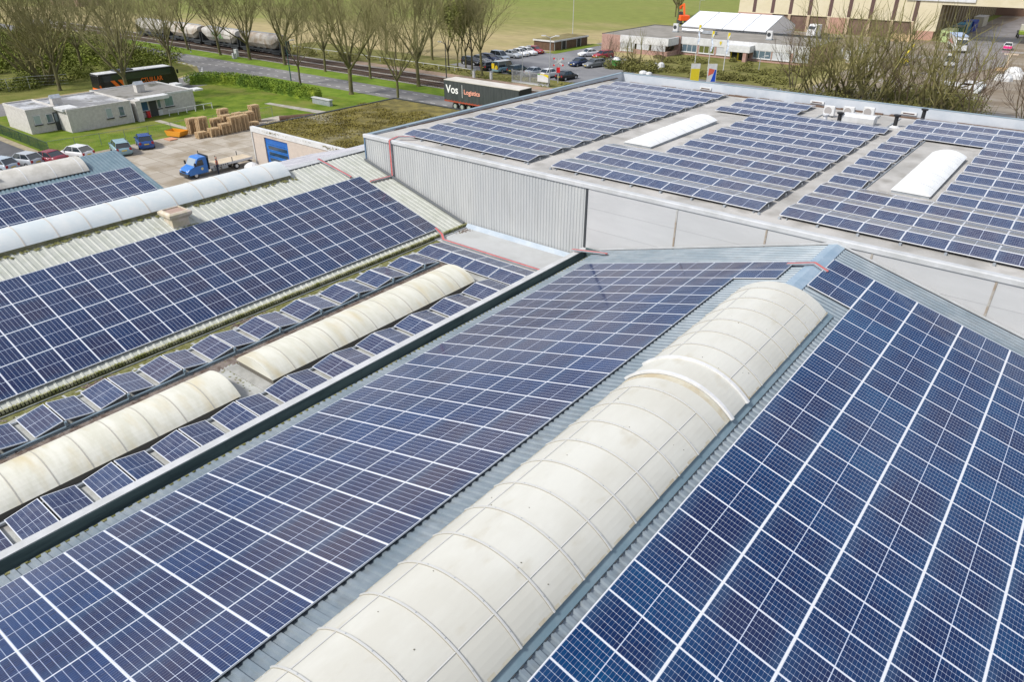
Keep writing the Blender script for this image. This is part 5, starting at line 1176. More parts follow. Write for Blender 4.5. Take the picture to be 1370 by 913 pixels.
#%% ================================================================== BUNGALOW AND SMALL BUILDINGS
def window_x(par, x, y0, y1, z0, z1, glass=M_WINDOW, fr=M_WHITE, sill=True, mull=0):
    """window in a wall facing +x"""
    m = MB(); t = .07
    m.box(x, x + .05, y0, y1, z1 - t, z1); m.box(x, x + .05, y0, y1, z0, z0 + t); m.box(x, x + .05, y0, y0 + t, z0 + t, z1 - t); m.box(x, x + .05, y1 - t, y1, z0 + t, z1 - t)
    for k in range(mull): yy = y0 + (y1 - y0) * (k + 1) / (mull + 1); m.box(x, x + .045, yy - .03, yy + .03, z0 + t, z1 - t)
    w = m.build('window', fr, par); MB().box(x + .003, x + .02, y0 + t, y1 - t, z0 + t, z1 - t).build('pane', glass, w)
    if sill: MB().box(x, x + .16, y0 - .05, y1 + .05, z0 - .12, z0 - .003).build('sill', M_DARK, w)
def window_y(par, y, x0, x1, z0, z1, glass=M_WINDOW, fr=M_WHITE, mull=0, sill=False, rail=None):
    """window in a wall facing -y"""
    m = MB(); t = .08
    m.box(x0, x1, y - .05, y, z1 - t, z1); m.box(x0, x1, y - .05, y, z0, z0 + t); m.box(x0, x0 + t, y - .05, y, z0 + t, z1 - t); m.box(x1 - t, x1, y - .05, y, z0 + t, z1 - t)
    for k in range(mull): xx = x0 + (x1 - x0) * (k + 1) / (mull + 1); m.box(xx - .05, xx + .05, y - .045, y, z0 + t, z1 - t)
    if rail: m.box(x0 + t, x1 - t, y - .042, y, rail - .03, rail + .03)
    w = m.build('window', fr, par); MB().box(x0 + t, x1 - t, y - .02, y - .003, z0 + t, z1 - t).build('pane', glass, w)
    if sill: MB().box(x0 - .1, x1 + .1, y - .16, y, z0 - .12, z0 - .003).build('sill', M_WHITE, w)
M_OLDROOF = mat('wet_sheen_grey_roof', (.24, .24, .25), .3, col2=(.58, .59, .62), scale=.35, lo=.45, hi=.58, col3=(.13, .12, .10), scale3=.7, lo3=.55, hi3=.68, amt3=.9)  # pale patches: sky reflection in puddles painted into the colour
M_OLDROOF2 = mat('mossy_grey_roof', (.22, .21, .19), .6, col2=(.30, .29, .28), scale=.5, col3=(.10, .095, .07), scale3=.5, lo3=.5, hi3=.65)
e = empty('bungalow', (0, 0, 0), 0, 'long low whitewashed brick bungalow with flat grey roofs and chimneys', 'bungalow')
def walls(par, name, x0, x1, y0, y1, h, m, up=.0):
    return MB().box(x0, x1, y0, y1, 0, h).build(name, m, par)
def flat_roof(par, x0, x1, y0, y1, h, m, rim=.18, rm=M_TRIM):
    o = MB().box(x0 + .1, x1 - .1, y0 + .1, y1 - .1, h - .1, h + .02).build('roof', m, par)
    r = MB(); r.box(x0 - .03, x1 + .03, y0 - .03, y0 + .12, h - .12, h + rim); r.box(x0 - .03, x1 + .03, y1 - .12, y1 + .03, h - .12, h + rim); r.box(x0 - .03, x0 + .12, y0 + .12, y1 - .12, h - .12, h + rim); r.box(x1 - .12, x1 + .03, y0 + .12, y1 - .12, h - .12, h + rim)
    r.build('roof_rim', rm, o); return o
walls(e, 'wall', -109, -102, 32.4, 35.85, 2.75, M_BRICKW); flat_roof(e, -109, -102, 32.4, 35.85, 2.75, M_OLDROOF, .18, M_BRICKW)
walls(e, 'wall', -109, -99, 35.86, 43.75, 2.62, M_BRICKW); flat_roof(e, -109, -99, 35.86, 43.75, 2.62, M_OLDROOF, .18, M_BRICKW)
walls(e, 'wall', -110.5, -100.4, 43.76, 53.3, 2.62, M_BRICKW); flat_roof(e, -110.5, -100.4, 43.76, 53.3, 2.62, M_OLDROOF2, .14, M_WHITE)
window_x(e, -101.99, 33.0, 33.85, 1.05, 2.15, mat('pale_blind', (.35, .42, .42), .3)); window_x(e, -101.99, 34.45, 35.25, 1.05, 2.15)
MB().box(-102.0, -99.3, 35.55, 37.5, 2.56, 2.86).build('canopy', M_WHITE, e)
d = MB().box(-101.99, -101.93, 35.32, 35.82, .05, 2.2).build('door', M_DARK, e); MB().box(-101.925, -101.90, 35.4, 35.75, 1.1, 2.1).build('pane', M_WINDOW, d)
window_x(e, -98.99, 40.4, 41.2, 1.05, 2.25, MATS['pale_blind']); window_x(e, -98.99, 42.0, 42.75, 1.05, 2.25)
MB().box(-99.0, -98.94, 43.6, 43.75, 0, 2.6).build('downpipe', M_WHITE, e)
MB().box(-100.4, -98.9, 45.0, 49.0, 2.35, 2.78).build('canopy', M_WHITE, e); MB().box(-100.4, -98.6, 44.2, 44.9, 0, 2.62).build('wall', M_BRICKW, e)
window_x(e, -100.39, 45.2, 46.6, .9, 2.2, mat('blue_curtain', (.02, .10, .22), .3)); MB().box(-100.39, -100.33, 45.2, 46.6, .1, .88).build('panel', M_WHITE, e)
d = MB().box(-100.39, -100.34, 46.75, 47.75, .05, 2.2).build('door', M_DARK, e); MB().box(-100.335, -100.31, 47.8, 48.4, .05, .9).build('panel', M_WHITE, e)
window_x(e, -100.39, 47.85, 48.4, .95, 2.2)
window_x(e, -100.39, 48.9, 50.2, 1.0, 2.35, mat('green_curtain', (.10, .19, .16), .4, col2=(.2, .3, .27), scale=6, stretch=(1, 6, .2)))
MB().box(-101.5, -99.9, 53.3, 54.6, 2.5, 2.72).build('eaves_board', M_WHITE, e); MB().box(-106.5, -104.8, 53.2, 54.3, 2.6, 2.9).build('eaves_board', M_WHITE, e)
for (x, y) in ((-103.4, 36.6), (-104.6, 47.9)):
    c = MB().box(x - .45, x + .45, y - .55, y + .55, 2.5, 3.65).build('chimney', M_BRICKW, e); MB().prism([(x - .55, 3.65), (x + .55, 3.65), (x, 4.05)], 'y', y - .6, y + .6).build('cap', M_STEEL, c)
MB().box(-105, -102.5, 36.2, 36.4, 2.64, 2.9).build('duct', M_STEEL, e)
tag(MB().box(-100.2, -99.8, 46.0, 46.4, .1, .9).build('red_basket', cmat('bright_red', (.6, .02, .04))), 'small red object standing by the bungalow terrace door', 'basket')
g_ = empty('garden_railing', (-99.0, 50, 0), 0, 'low white railing along the right end of the bungalow terrace', 'railing')
m = MB(); m.box(-.04, .04, -1.5, 5.0, .75, .82); m.build('rail', M_WHITE, g_)
for k in range(6): MB().box(-.04, .04, -1.5 + k * 1.28, -1.42 + k * 1.28, 0, .75).build('post', M_WHITE, g_)
tag(MB().box(-97.5, -88.2, 45.6, 46.4, .03, .05).build('garden_path', mat('path_slab', (.36, .33, .27), .8)), kind='structure')
# fences
def mesh_fence(x0, y0, x1, y1, h, label, step=2.5, wire=.5, m=None, thick=.008):
    m = m or mat('fence_green', (.03, .075, .055), .5)
    e = empty('mesh_fence', (x0, y0, 0), math.atan2(y1 - y0, x1 - x0), label, 'fence'); L = math.hypot(x1 - x0, y1 - y0)
    n = int(L / step)
    for k in range(n + 1): MB().tube((k * L / n, 0, 0), (k * L / n, 0, h), .03, n=6).build('post', m, e)
    mb = MB()
    for k in range(int(L / wire)): mb.box(k * wire, k * wire + thick, -thick / 2, thick / 2, .05, h - .03)
    for k in range(int(h / .2)): mb.box(0, L, thick, thick * 2, .1 + k * .2, .1 + k * .2 + thick)
    mb.box(0, L, -.02, .02, h - .04, h); mb.build('mesh_panel', m, e)
mesh_fence(-110, 30.1, -90.6, 29.9, 1.3, 'dark green mesh fence between bungalow lawn and dark yard', wire=.08, thick=.012)
mesh_fence(-90.6, 29.9, -87.5, 57, 1.4, 'thin mesh fence along the lawn edge behind the parked cars', wire=.3, thick=.006, m=mat('fence_grey', (.2, .24, .2), .5))
e = empty('fence', (-125, 36, 0), 0, 'long wire fence in front of the thicket behind the bungalow', 'fence')
A_ = [(-14, -12), (-12, 0), (-11, 9), (-8.5, 14)]
for (a, b) in zip(A_, A_[1:]):
    L = math.dist(a, b); n = max(1, int(L / 3))
    for k in range(n): MB().tube((a[0] + (b[0] - a[0]) * k / n, a[1] + (b[1] - a[1]) * k / n, 0), (a[0] + (b[0] - a[0]) * k / n, a[1] + (b[1] - a[1]) * k / n, 1.9), .05, n=6).build('post', M_TRIM, e)
m = MB()
for (a, b) in zip(A_, A_[1:]):
    for z in (.5, 1.0, 1.45, 1.88): m.tube((*a, z), (*b, z), .03 if z > 1.8 else .012, n=4)
m.build('wire', M_TRIM, e)
# light wall beyond lower left
tag(MB().box(-112.6, -112.3, 24, 31, 0, .9).build('garden_wall', M_TRIM), 'low pale wall beyond the left end of the bungalow', 'wall')

# mossy roof workshop
e = empty('workshop_building', (-60, 50, 0), 0, 'low workshop with moss covered flat roof and blue sectional door', 'building')
PI_W = Matrix.Translation((60, -50, 0))
def ww(mb, name, m, par=None, **k):
    o = mb.build(name, m, par or e, **k)
    if par is None: o.matrix_parent_inverse = PI_W
    return o
WX0, WX1, WY0, WY1 = -68.9, -37.2, 42.0, 62.2
rough = mat('rendered_wall', (.52, .45, .39), .8, col2=(.47, .41, .36), scale=2)
ww(MB().box(WX0 + .05, -66.72, WY0, WY0 + .3, 0, 3.5).box(-62.74, WX1, WY0, WY0 + .3, 0, 3.5).box(-66.72, -62.74, WY0, WY0 + .3, 3.2, 3.5).box(WX0 + .05, WX0 + .35, WY0 + .31, WY1, 0, 3.5).box(WX0 + .36, WX1, WY1 - .3, WY1, 0, 3.5), 'wall', rough)
ww(MB().box(WX0, WX1, WY0 - .06, WY0 + .34, 3.5, 4.0).box(WX0, WX0 + .35, WY0 + .341, WY1, 3.5, 3.9), 'fascia', M_WHITE)
ww(MB().box(WX0 + .1, WX0 + .38, WY0 + .345, WY1, 3.9, 3.97).box(WX0 + .4, WX1, WY1 - .1, WY1 + .1, 3.5, 3.99), 'roof_edge', M_DARK)
rf = ww(MB().box(WX0 + .36, WX1, WY0 + .345, WY1 - .11, 3.5, 3.88), 'roof', mat('gravel_moss_roof', (.085, .072, .015), .95, col2=(.19, .155, .035), scale=.55, detail=10, lo=.42, hi=.6, bump=1.0, bscale=9, col3=(.26, .24, .18), scale3=.09, lo3=.6, hi3=.66, amt3=.8))
tb = []
for i in range(380):
    x = rr.uniform(WX0 + .6, WX1 - .5); y = rr.uniform(WY0 + .6, WY1 - .6)
    if (y > 58 and x < -55) or math.dist((x, y), (-62, 60)) < 2.5 or math.dist((x, y), (-66, 47)) < .8: continue
    tb.append((x, y, 3.88, 1, rr.uniform(.8, 2.0), rr.uniform(.8, 1.8), rr.uniform(.08, .15)))
o = leaf_mass('moss', tb, 80000, M_MOSS, .03, .08, 21, None, None); o.parent = e; o.matrix_parent_inverse = PI_W
bd = mat('door_blue', (.015, .11, .40), .4, col2=(.02, .16, .50), scale=.8); m = MB()
for k in range(5): m.box(-66.71, -62.75, WY0 + .12, WY0 + .18, .02 + k * .635, .62 + k * .635)
d = ww(m, 'door', bd)
m = MB()
for k in (1, 2, 3): m.box(-66.3, -63.1, WY0 + .105, WY0 + .119, .14 + k * .635, .50 + k * .635)
m.build('pane', mat('dim_blue_glass', (.02, .05, .09), .1, spec=.8), d).matrix_parent_inverse = Matrix()
ww(MB().box(WX0 + .12, WX0 + .22, WY0 - .1, WY0 - .01, 0, 3.5), 'downpipe', M_WHITE)
# low lean-to between workshop, old hall and warehouse
l_ = tag(MB().box(-46.9, -37.05, 33.6, 41.8, 0, 6.2).build('lean_to_building', M_PARAFACE), 'low blue white roofed lean-to between workshop and warehouse', 'building')
# pipes/junk near pallets
tag(MB().tube((-84.5, 56.0, .35), (-82.5, 60.0, .35), .35, n=10).build('fallen_log', M_BROWN), 'dark rolled sheet lying right of the pallets', 'roll')
e = empty('stone_wall', (0, 0, 0), 0, 'low grey wall at the end of the bright hedge', 'wall')
MB().box(-91.0, -87, 66.3, 66.8, 0, .8).build('base', M_STEEL, e); MB().box(-91.1, -86.9, 66.2, 66.9, .8, .9).build('coping', M_TRIM, e)
tag(MB().prism([(-96, 61.5), (-78, 62.6), (-78, 64.4), (-96, 62.4)], 'z', .03, .07).build('concrete_edge_strip', mat('worn_concrete', (.26, .24, .2), .9, col2=(.36, .34, .3), scale=.6)), kind='structure')

#%% ================================================================== OFFICE, TENT, CARPORT, BIG HALL
M_FLATD = mat('office_roofing', (.20, .185, .16), .8, col2=(.26, .24, .21), scale=.4, bump=.3)
e = empty('office_building', (0, 0, 0), 0, 'low brick office with white fascia band and flat brown grey roof', 'building')
MB().box(-88.9, -84.6, 142, 142.3, 0, 3.35).box(-89.2, -88.91, 142, 165, 0, 3.35).build('wall', M_PINKBRICK, e)
MB().box(-84.59, -73.3, 142, 142.3, 0, .9).box(-73.6, -73.3, 142.31, 147, 0, .9).build('wall', M_PINKBRICK, e); MB().box(-74.1, -72.9, 146.6, 147.2, 0, 3.5).build('brick_pier', M_PINKBRICK, e)
MB().box(-84.59, -73.2, 141.9, 142.35, 2.0, 3.42).box(-73.55, -73.15, 142.36, 146.5, 2.0, 3.42).build('fascia', M_WHITE, e)
MB().box(-72.89, -46.2, 147, 147.3, 0, .6).build('wall', M_PINKBRICK, e); MB().box(-72.89, -46.2, 146.9, 147.35, 2.1, 3.42).build('fascia', M_WHITE, e)
MB().box(-46.2, -45.9, 147, 162, 0, 3.3).build('wall', M_PINKBRICK, e)
for (x0, x1) in ((-69.15, -68.75), (-65.3, -64.9), (-61.8, -61.3), (-57.9, -57.15), (-53.5, -53.3), (-49.7, -49.3)): MB().box(x0, x1, 146.95, 147.3, .6, 2.1).build('brick_pier', M_PINKBRICK, e)
grn = mat('green_blind', (.12, .13, .04), .3)
for (x0, x1, gl_) in ((-72.5, -69.2, M_WINDOW), (-68.7, -65.35, grn), (-64.85, -61.85, mat('bright_blind', (.5, .52, .54), .4)), (-57.1, -53.55, M_WINDOW), (-53.25, -49.75, MATS['bright_blind']), (-49.25, -46.3, MATS['bright_blind'])):
    window_y(e, 146.99, x0, x1, .65, 2.08, gl_, mull=2, rail=None, sill=True)
for (x0, x1) in ((-84.5, -81), (-80.5, -77.5), (-77, -73.8)): window_y(e, 141.99, x0, x1, .92, 1.98, MATS['bright_blind'], mull=2)
window_y(e, 141.99, -84.5, -81.2, .3, .85, M_WHITE)
pc = MB().box(-62.2, -57.0, 144.6, 146.89, 1.75, 2.95).build('porch', M_WHITE, e); MB().box(-58.3, -57.6, 144.7, 145.6, 0, 1.74).build('pillar', M_PINKBRICK, pc)
MB().box(-61.2, -58.3, 146.2, 146.3, 0, 1.74).build('door', M_GLASS, e)
MB().box(-60.0, -59.7, 146.1, 146.19, .05, 1.7).box(-61.4, -61.2, 146.1, 146.19, .05, 1.7).box(-60.4, -59.0, 146.1, 146.19, 0, .1).build('door_frame', mat('frame_yellow', (.65, .52, .02), .5), e)
MB().box(-64.3, -63.9, 146.85, 146.89, 2.75, 3.15).box(-64.2, -64.0, 146.85, 146.89, 2.5, 2.75).build('emblem', MATS['frame_yellow'], e)
MB().box(-89.2, -73.2, 142.36, 165, 3.2, 3.36).box(-73.2, -45.9, 147.36, 162, 3.2, 3.37).build('roof', M_FLATD, e)
MB().box(-89.25, -89.05, 142, 165.2, 3.36, 3.45).box(-89.2, -45.9, 165.0, 165.2, 3.2, 3.46).box(-73, -45.9, 161.9, 162.1, 3.2, 3.5).build('roof_edge', M_DARK, e)
for (x, y) in ((-78.2, 154.5), (-56.8, 153.5)):
    a_ = empty('air_conditioner', (x, y, 3.38), .1, 'white rooftop air conditioner on the office roof, %s' % ('left one near the excavator' if x < -70 else 'right one in front of the tent gable'), 'air conditioner')
    MB().box(-.55, .55, -.35, .35, .2, 1.7).build('casing', M_WHITE, a_, bevel=.04); MB().tube((-.1, -.36, 1.0), (-.1, -.39, 1.0), .38, n=18).build('fan_grille', M_DARK, a_); MB().box(-.6, .6, -.5, .5, 0, .2).build('base', M_STEEL, a_)
dq = empty('roof_duct', (-73.5, 154.8, 3.38), 0, 'long silver ventilation duct lying on the office roof', 'roof duct')
MB().tube((-3.2, 0, .5), (1.5, .3, .5), .35, n=12).build('pipe', M_ALU, dq); MB().box(1.5, 4.5, -.2, .8, .1, .6).build('box', M_STEEL, dq)

e = empty('event_tent', (0, 0, 0), 0, 'big white event tent with gabled roof behind the office', 'tent')
TXL, TXR, T0, T1, TM = -87.2, -65.8, 175, 194, 184.5
wt = mat('tent_fabric', (.74, .76, .79), .5, col2=(.69, .71, .75), scale=.3)
MB().add([(TXL, T0, 2.6), (TXR, T0, 2.6), (TXR, TM, 5.3), (TXL, TM, 5.3), (TXL, T1, 2.6), (TXR, T1, 2.6)], [(0, 1, 2, 3), (3, 2, 5, 4)]).build('roof', wt, e)
MB().add([(TXR - .02, T0, 0), (TXR - .02, T1, 0), (TXR - .02, T1, 2.6), (TXR - .02, TM, 5.28), (TXR - .02, T0, 2.6)], [(0, 1, 2, 3, 4)]).build('gable_panel', wt, e)
MB().add([(TXL + .02, T0, 0), (TXL + .02, T1, 0), (TXL + .02, T1, 2.6), (TXL + .02, TM, 5.28), (TXL + .02, T0, 2.6)], [(0, 1, 2, 3, 4)]).build('gable_panel', wt, e)
MB().quad((TXL, T0 + .02, 0), (TXR, T0 + .02, 0), (TXR, T0 + .02, 2.58), (TXL, T0 + .02, 2.58)).build('side_panel', wt, e)
for k in range(5):
    x = TXL + (TXR - TXL) * k / 4; m = MB(); m.tube((x, T0 - .02, 0), (x, T0 - .02, 2.65), .07, n=6); m.tube((x, T0, 2.64), (x, TM, 5.36), .06, n=6); m.tube((x, TM, 5.36), (x, T1, 2.64), .06, n=6); m.build('frame', M_STEEL, e)

e = empty('carport_shed', (0, 0, 0), 0, 'brown boarded shed with white fascia and mossy flat roof', 'shed')
MB().box(-102, -96.6, 134.6, 147.6, 0, 1.75).build('wall', M_BROWN, e)
MB().box(-102.2, -96.4, 134.4, 147.8, 1.75, 2.05).build('fascia', M_WHITE, e); MB().box(-102.0, -96.6, 134.6, 147.6, 2.051, 2.09).build('roof', mat('mossy_brown_roof', (.13, .10, .03), .95, col2=(.20, .17, .07), scale=.5), e)
for y in (137.6, 143.4): MB().box(-96.59, -96.55, y, y + 1.3, 0, 1.72).build('opening', M_BLACK, e)
for y in (134.7, 137.4, 139.0, 143.2, 144.8): MB().box(-96.58, -96.5, y, y + .12, 0, 1.74).build('post', M_TRIM, e)

e = empty('industrial_hall', (0, 0, 0), 0, 'huge beige clad hall with brown vertical strips and open right portal', 'building')
m = MB(); m.box(-86, -41.8, 206, 206.5, 3.9, 22); m.box(-41.79, -36.7, 206, 206.5, 2.0, 22); m.box(-86, -85.5, 206.51, 290, 0, 22); m.box(-36.69, 40, 206, 206.5, 7.8, 22); m.box(-36.69, 40, 206.51, 214, 12, 12.4)
m.build('cladding', M_BEIGE, e)
drk = mat('brown_strip', (.10, .055, .05), .6)
cx = [-81.65, -76.65, -71.85, -66.85, -61.75, -57.0, -51.9, -46.6, -41.9]
for x in cx: MB().box(x - .45, x + .45, 205.96, 205.999, 3.9 if x < -42 else 2.2, 22).build('vertical_strip', drk, e)
MB().box(-86, -41.8, 205.9, 205.99, 3.8, 3.98).build('bottom_trim', M_BEIGE, e)
pb = mat('reddish_panel', (.45, .26, .20), .7, col2=(.38, .22, .17), scale=.6)
m = MB(); m.box(-62.0, -57.6, 205.9, 206.3, 0, 3.8); m.box(-40.8, -37.0, 205.9, 206.3, 0, 2.0); m.box(-86, -76.5, 205.9, 206.3, 0, 3.8); m.build('brick_base', pb, e)
for x in cx[2:]: MB().box(x - .35, x + .35, 205.8, 206.2, 0, 3.79).build('pier', mat('pier_tan', (.42, .32, .22), .7), e)
m = MB(); m.box(-76.4, -62.1, 206.2, 206.3, 0, 3.8); m.box(-57.5, -41.8, 206.2, 206.3, 0, 3.8); m.build('door', mat('dull_brown_door', (.17, .11, .08), .7, col2=(.12, .07, .055), scale=.5), e)
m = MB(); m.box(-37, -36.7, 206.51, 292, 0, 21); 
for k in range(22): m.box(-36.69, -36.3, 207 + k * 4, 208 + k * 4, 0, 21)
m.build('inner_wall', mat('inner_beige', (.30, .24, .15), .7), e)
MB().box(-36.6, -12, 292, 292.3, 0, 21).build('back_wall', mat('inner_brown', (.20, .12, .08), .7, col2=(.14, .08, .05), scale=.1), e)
m = MB()
for k in range(10): m.box(-36 + k * 3.4, -34.3 + k * 3.4, 291.9, 291.99, 7.4, 7.9)
m.build('clerestory', mat('clerestory_glass', (.6, .55, .35), .4), e)
MB().box(-44.5, -30, 205.7, 205.89, 8.5, 10).build('sign_board', M_WHITE, e)
for k in range(6): MB().box(-30 + k * 9, -29.6 + k * 9, 206.51, 206.9, 7.5, 21).build('portal_beam', drk, e)

# containers and yard
def container(x, y, col, label, L=6.0, h=2.6, hd=math.pi / 2, wins=False):
    e = empty('shipping_container', (x, y, .03), hd, label, 'container', 'containers inside the open portal')
    m = MB(); pr = []
    for k in range(int(L / .3)): pr += [(k * .3, 0), (k * .3 + .12, 0), (k * .3 + .16, .04), (k * .3 + .27, .04)]
    pr = [p_ for p_ in pr if p_[0] < L] + [(L, 0)]
    m.loft([[(a, -1.22 + b, .05) for a, b in pr] + [(L, 1.22, .05), (0, 1.22, .05)], [(a, -1.22 + b, h - .05) for a, b in pr] + [(L, 1.22, h - .05), (0, 1.22, h - .05)]])
    m.build('body', cmat('cont_' + col[0], col[1], .5), e); MB().box(-.05, L + .05, -1.27, 1.27, h - .049, h).build('roof', cmat('controof_' + col[0], col[2], .6), e)
    m = MB()
    for s_ in (-1.2, 1.12): m.box(-.06, -.01, s_, s_ + .08, 0, h); 
    m.box(-.06, -.01, -1.2, 1.2, 0, .1); m.build('corner_frame', cmat('cont_' + col[0], col[1], .5), e)
    if wins:
        for y_ in (-.75, .15): w_ = MB().box(-.05, -.02, y_, y_ + .6, 1.3, 2.0).build('window', M_GLASS, e)
container(-33.9, 204.2, ('pale_green', (.42, .52, .24), (.20, .22, .12)), 'pale green site container with two small windows', 7, 2.6, wins=True)
container(-33.9, 213.5, ('green', (.05, .14, .05), (.22, .24, .18)), 'dark green container behind the pale green one', 6)
container(-33.9, 221, ('teal', (.01, .16, .28), (.02, .22, .34)), 'teal blue container in the middle of the row', 7)
container(-33.9, 231, ('navy', (.01, .04, .30), (.02, .07, .32)), 'deep blue container behind the teal one', 7)
container(-34.0, 246, ('cream', (.5, .46, .36), (.55, .52, .45)), 'cream container, farthest of the row', 8)
e = empty('white_lorry', (-28.8, 190, 0), R(-72), 'white lorry with pale blue tarpaulin parked on the muddy yard', 'lorry')
MB().box(-5.5, 2.2, -1.25, 1.25, 1.0, 3.0).build('box_body', M_WHITE, e); MB().box(-5.6, 2.3, -1.3, 1.3, 3.0, 3.15).build('roof', mat('pale_blue_tarp', (.35, .44, .62), .6), e)
MB().prism([(2.6, .5), (2.6, 2.7), (4.1, 2.7), (4.6, 1.6), (4.7, .5)], 'y', -1.2, 1.2).build('cab', M_WHITE, e, bevel=.08); MB().prism([(4.13, 2.6), (4.62, 1.65), (4.66, 1.65), (4.17, 2.6)], 'y', -1.05, 1.05).build('windscreen', M_GLASS, e)
MB().box(-5.5, 4.5, -.6, .6, .6, .99).build('chassis', M_DARK, e); car_wheels(None, None, e, (-3.8, -2.6, 3.7), (-1.05, 1.05), .5, .3)
m = MB(); q = random.Random(4)
for k in range(14): m.box(-5.0 + k * .48, -4.75 + k * .48, -1.27, -1.255, 1.5, 1.5 + q.uniform(.3, .9))
m.build('red_marking', mat('faded_red', (.5, .16, .14), .6), e)
car(-25.6, 165, -75, 'white', 'van', 'white van with dark patches half hidden behind the bare branches'); car(-20.4, 199, 95, 'white', 'hatch', 'white and pink car parked on the muddy yard')
MB().box(-2.02, -1.96, -.8, .8, .35, .85).build('pink_bumper', mat('hot_pink', (.75, .02, .22), .5), [o for o in bpy.data.objects if o.get('label', '').startswith('white and pink')][0])
e = empty('tractor', (-21.0, 226, 0), R(-80), 'pale green and yellow tractor at the right picture edge in the portal', 'tractor')
MB().box(-1.6, 1.8, -.9, .9, .8, 1.6).build('body', cmat('tr_green', (.3, .42, .05)), e, bevel=.1); MB().box(-1.4, .2, -.8, .8, 1.6, 3.0).build('cab', mat('tractor_cab', (.5, .48, .42), .4), e, bevel=.1)
car_wheels(None, None, e, (-1.0,), (-1.0, 1.0), .8, .4); car_wheels(None, None, e, (1.5,), (-.9, .9), .5, .3)
for i, x in enumerate((-43.7, -41.9, -40.2)):
    r_ = empty('cable_reel', (x - .4, 200, 0), 0, 'large wooden cable reel, %s of three before the beige hall' % ('left', 'middle', 'right')[i] , 'cable reel', 'wooden cable reels')
    for yy in (-.6, .55): MB().tube((0, yy, .85), (0, yy + .08, .85), .85, n=22).build('flange', M_WOOD, r_)
    MB().tube((0, -.52, .85), (0, .54, .85), .5, n=16).build('drum', M_DARK, r_)
# white lorry tractor unit by the reddish panel
e = empty('lorry_tractor', (-60.3, 192.8, 0), R(-115), 'white lorry tractor unit parked right of the tent gable', 'lorry')
MB().prism([(-.6, .5), (-.6, 3.2), (.9, 3.2), (1.5, 2.2), (1.7, .5)], 'y', -1.2, 1.2).build('cab', M_WHITE, e, bevel=.08); MB().prism([(.95, 3.0), (1.52, 2.15), (1.55, 2.15), (1.0, 3.02)], 'y', -1.05, 1.05).build('windscreen', M_GLASS, e)
MB().box(-4.5, -.61, -.5, .5, .6, 1.0).build('chassis', M_DARK, e); car_wheels(None, None, e, (-3.6, .6), (-1.05, 1.05), .5, .3)
# excavator
e = empty('excavator', (-101.5, 204.5, 0), R(130), 'orange excavator with raised arm in the meadow behind the office', 'excavator')
EO = cmat('exc_orange', (.85, .10, .01), .4)
for s_ in (-1.1, 1.1): MB().prism([(-2, .1), (2, .1), (2.3, .5), (2, .9), (-2, .9), (-2.3, .5)], 'y', s_ - .3, s_ + .3).build('crawler_track', M_DARK, e)
MB().box(-2.2, 1.0, -1.3, 1.3, .95, 2.3).build('body', EO, e, bevel=.1); MB().box(.2, 1.8, .2, 1.3, 1.2, 3.1).build('cab', M_GLASS, e, bevel=.05)
b_ = MB(); b_.prism([(.9, 1.4), (1.3, 1.2), (3.4, 4.6), (3.0, 5.1), (2.6, 4.6)], 'y', -.75, -.35); b_.build('boom', EO, e); MB().prism([(3.0, 5.1), (3.4, 4.6), (6.4, 3.9), (6.4, 4.3)], 'y', -.72, -.38).build('arm', EO, e)
MB().prism([(6.2, 4.3), (6.9, 4.1), (6.8, 3.3), (6.2, 3.5)], 'y', -.9, -.2).build('bucket', EO, e)
# signs, flags, lamps
def lamp(x, y, h, label, arms=1, rz=0, m=M_ALU, al=1.4):
    e = empty('street_lamp', (x, y, 0), rz, label, 'street lamp'); MB().tube((0, 0, 0), (0, 0, h), .10, .06, 8).build('pole', m, e)
    for k in range(arms):
        s_ = 1 if k == 0 else -1; MB().tube((0, 0, h - .05), (s_ * al * .6, 0, h + .22), .045, n=6).build('arm', m, e); MB().box(s_ * al * .6 - .1, s_ * al * .6 + .6 * s_ if s_ > 0 else s_ * al * .6 + .1, -.14, .14, h + .16, h + .30).build('lamp_head', M_WHITE, e) if s_ > 0 else MB().box(-al * .6 - .6, -al * .6 + .1, -.14, .14, h + .16, h + .30).build('lamp_head', M_WHITE, e)
lamp(-72.94, 100.61, 7.3, 'tall double armed white street lamp by the level crossing sign', 2, .5); lamp(-80.8, 103.4, 4.9, 'single armed white lamp between the cars and the fence', 1, .9)
lamp(-109.2, 75.8, 6.2, 'slim dark green lamp post beside the hedge', 1, 1.3, mat('lamp_green', (.03, .09, .08), .5)); lamp(-90.7, 94.6, 5.6, 'thin grey lamp post between track and trees', 1, 3.3, M_DARK)
lamp(-50.7, 134.3, 2.6, 'short lamp on the office grass near the entrance', 1, .8); lamp(-107.6, 227, 4.6, 'lamp in the meadow between excavator and tent', 1, .3, M_TRIM)
for i, p_ in enumerate([gp(534, 0) , gp(315, 74), gp(338.5, 82)]): pass
for i, (x, y, h, l) in enumerate([(-111.7, 163.7, 14, 'tall thin pole rising from the meadow beyond the brown shed'), (-73.5, 133.6, 0, ''), (-155.5, 84.0, 5, 'thin dark pole on the strip beside the first road tree'), (-139.5, 84.2, 4.5, 'thin dark pole in front of the graffiti wagon'), (-126.9, 36.5, 6.5, 'leaning pale pole behind the left end of the bungalow')]):
    if h: e = empty('pole', (x, y, 0), 0, l, 'pole'); MB().tube((0, 0, 0), (.9 if i == 4 else 0, -1.2 if i == 4 else 0, h), .09, .05, 8).build('mast', M_TRIM if i in (0, 4) else M_DARK, e); MB().tube((0, 0, 0), (0, 0, .25), .16, .12, 8).build('base', M_STEEL, e)
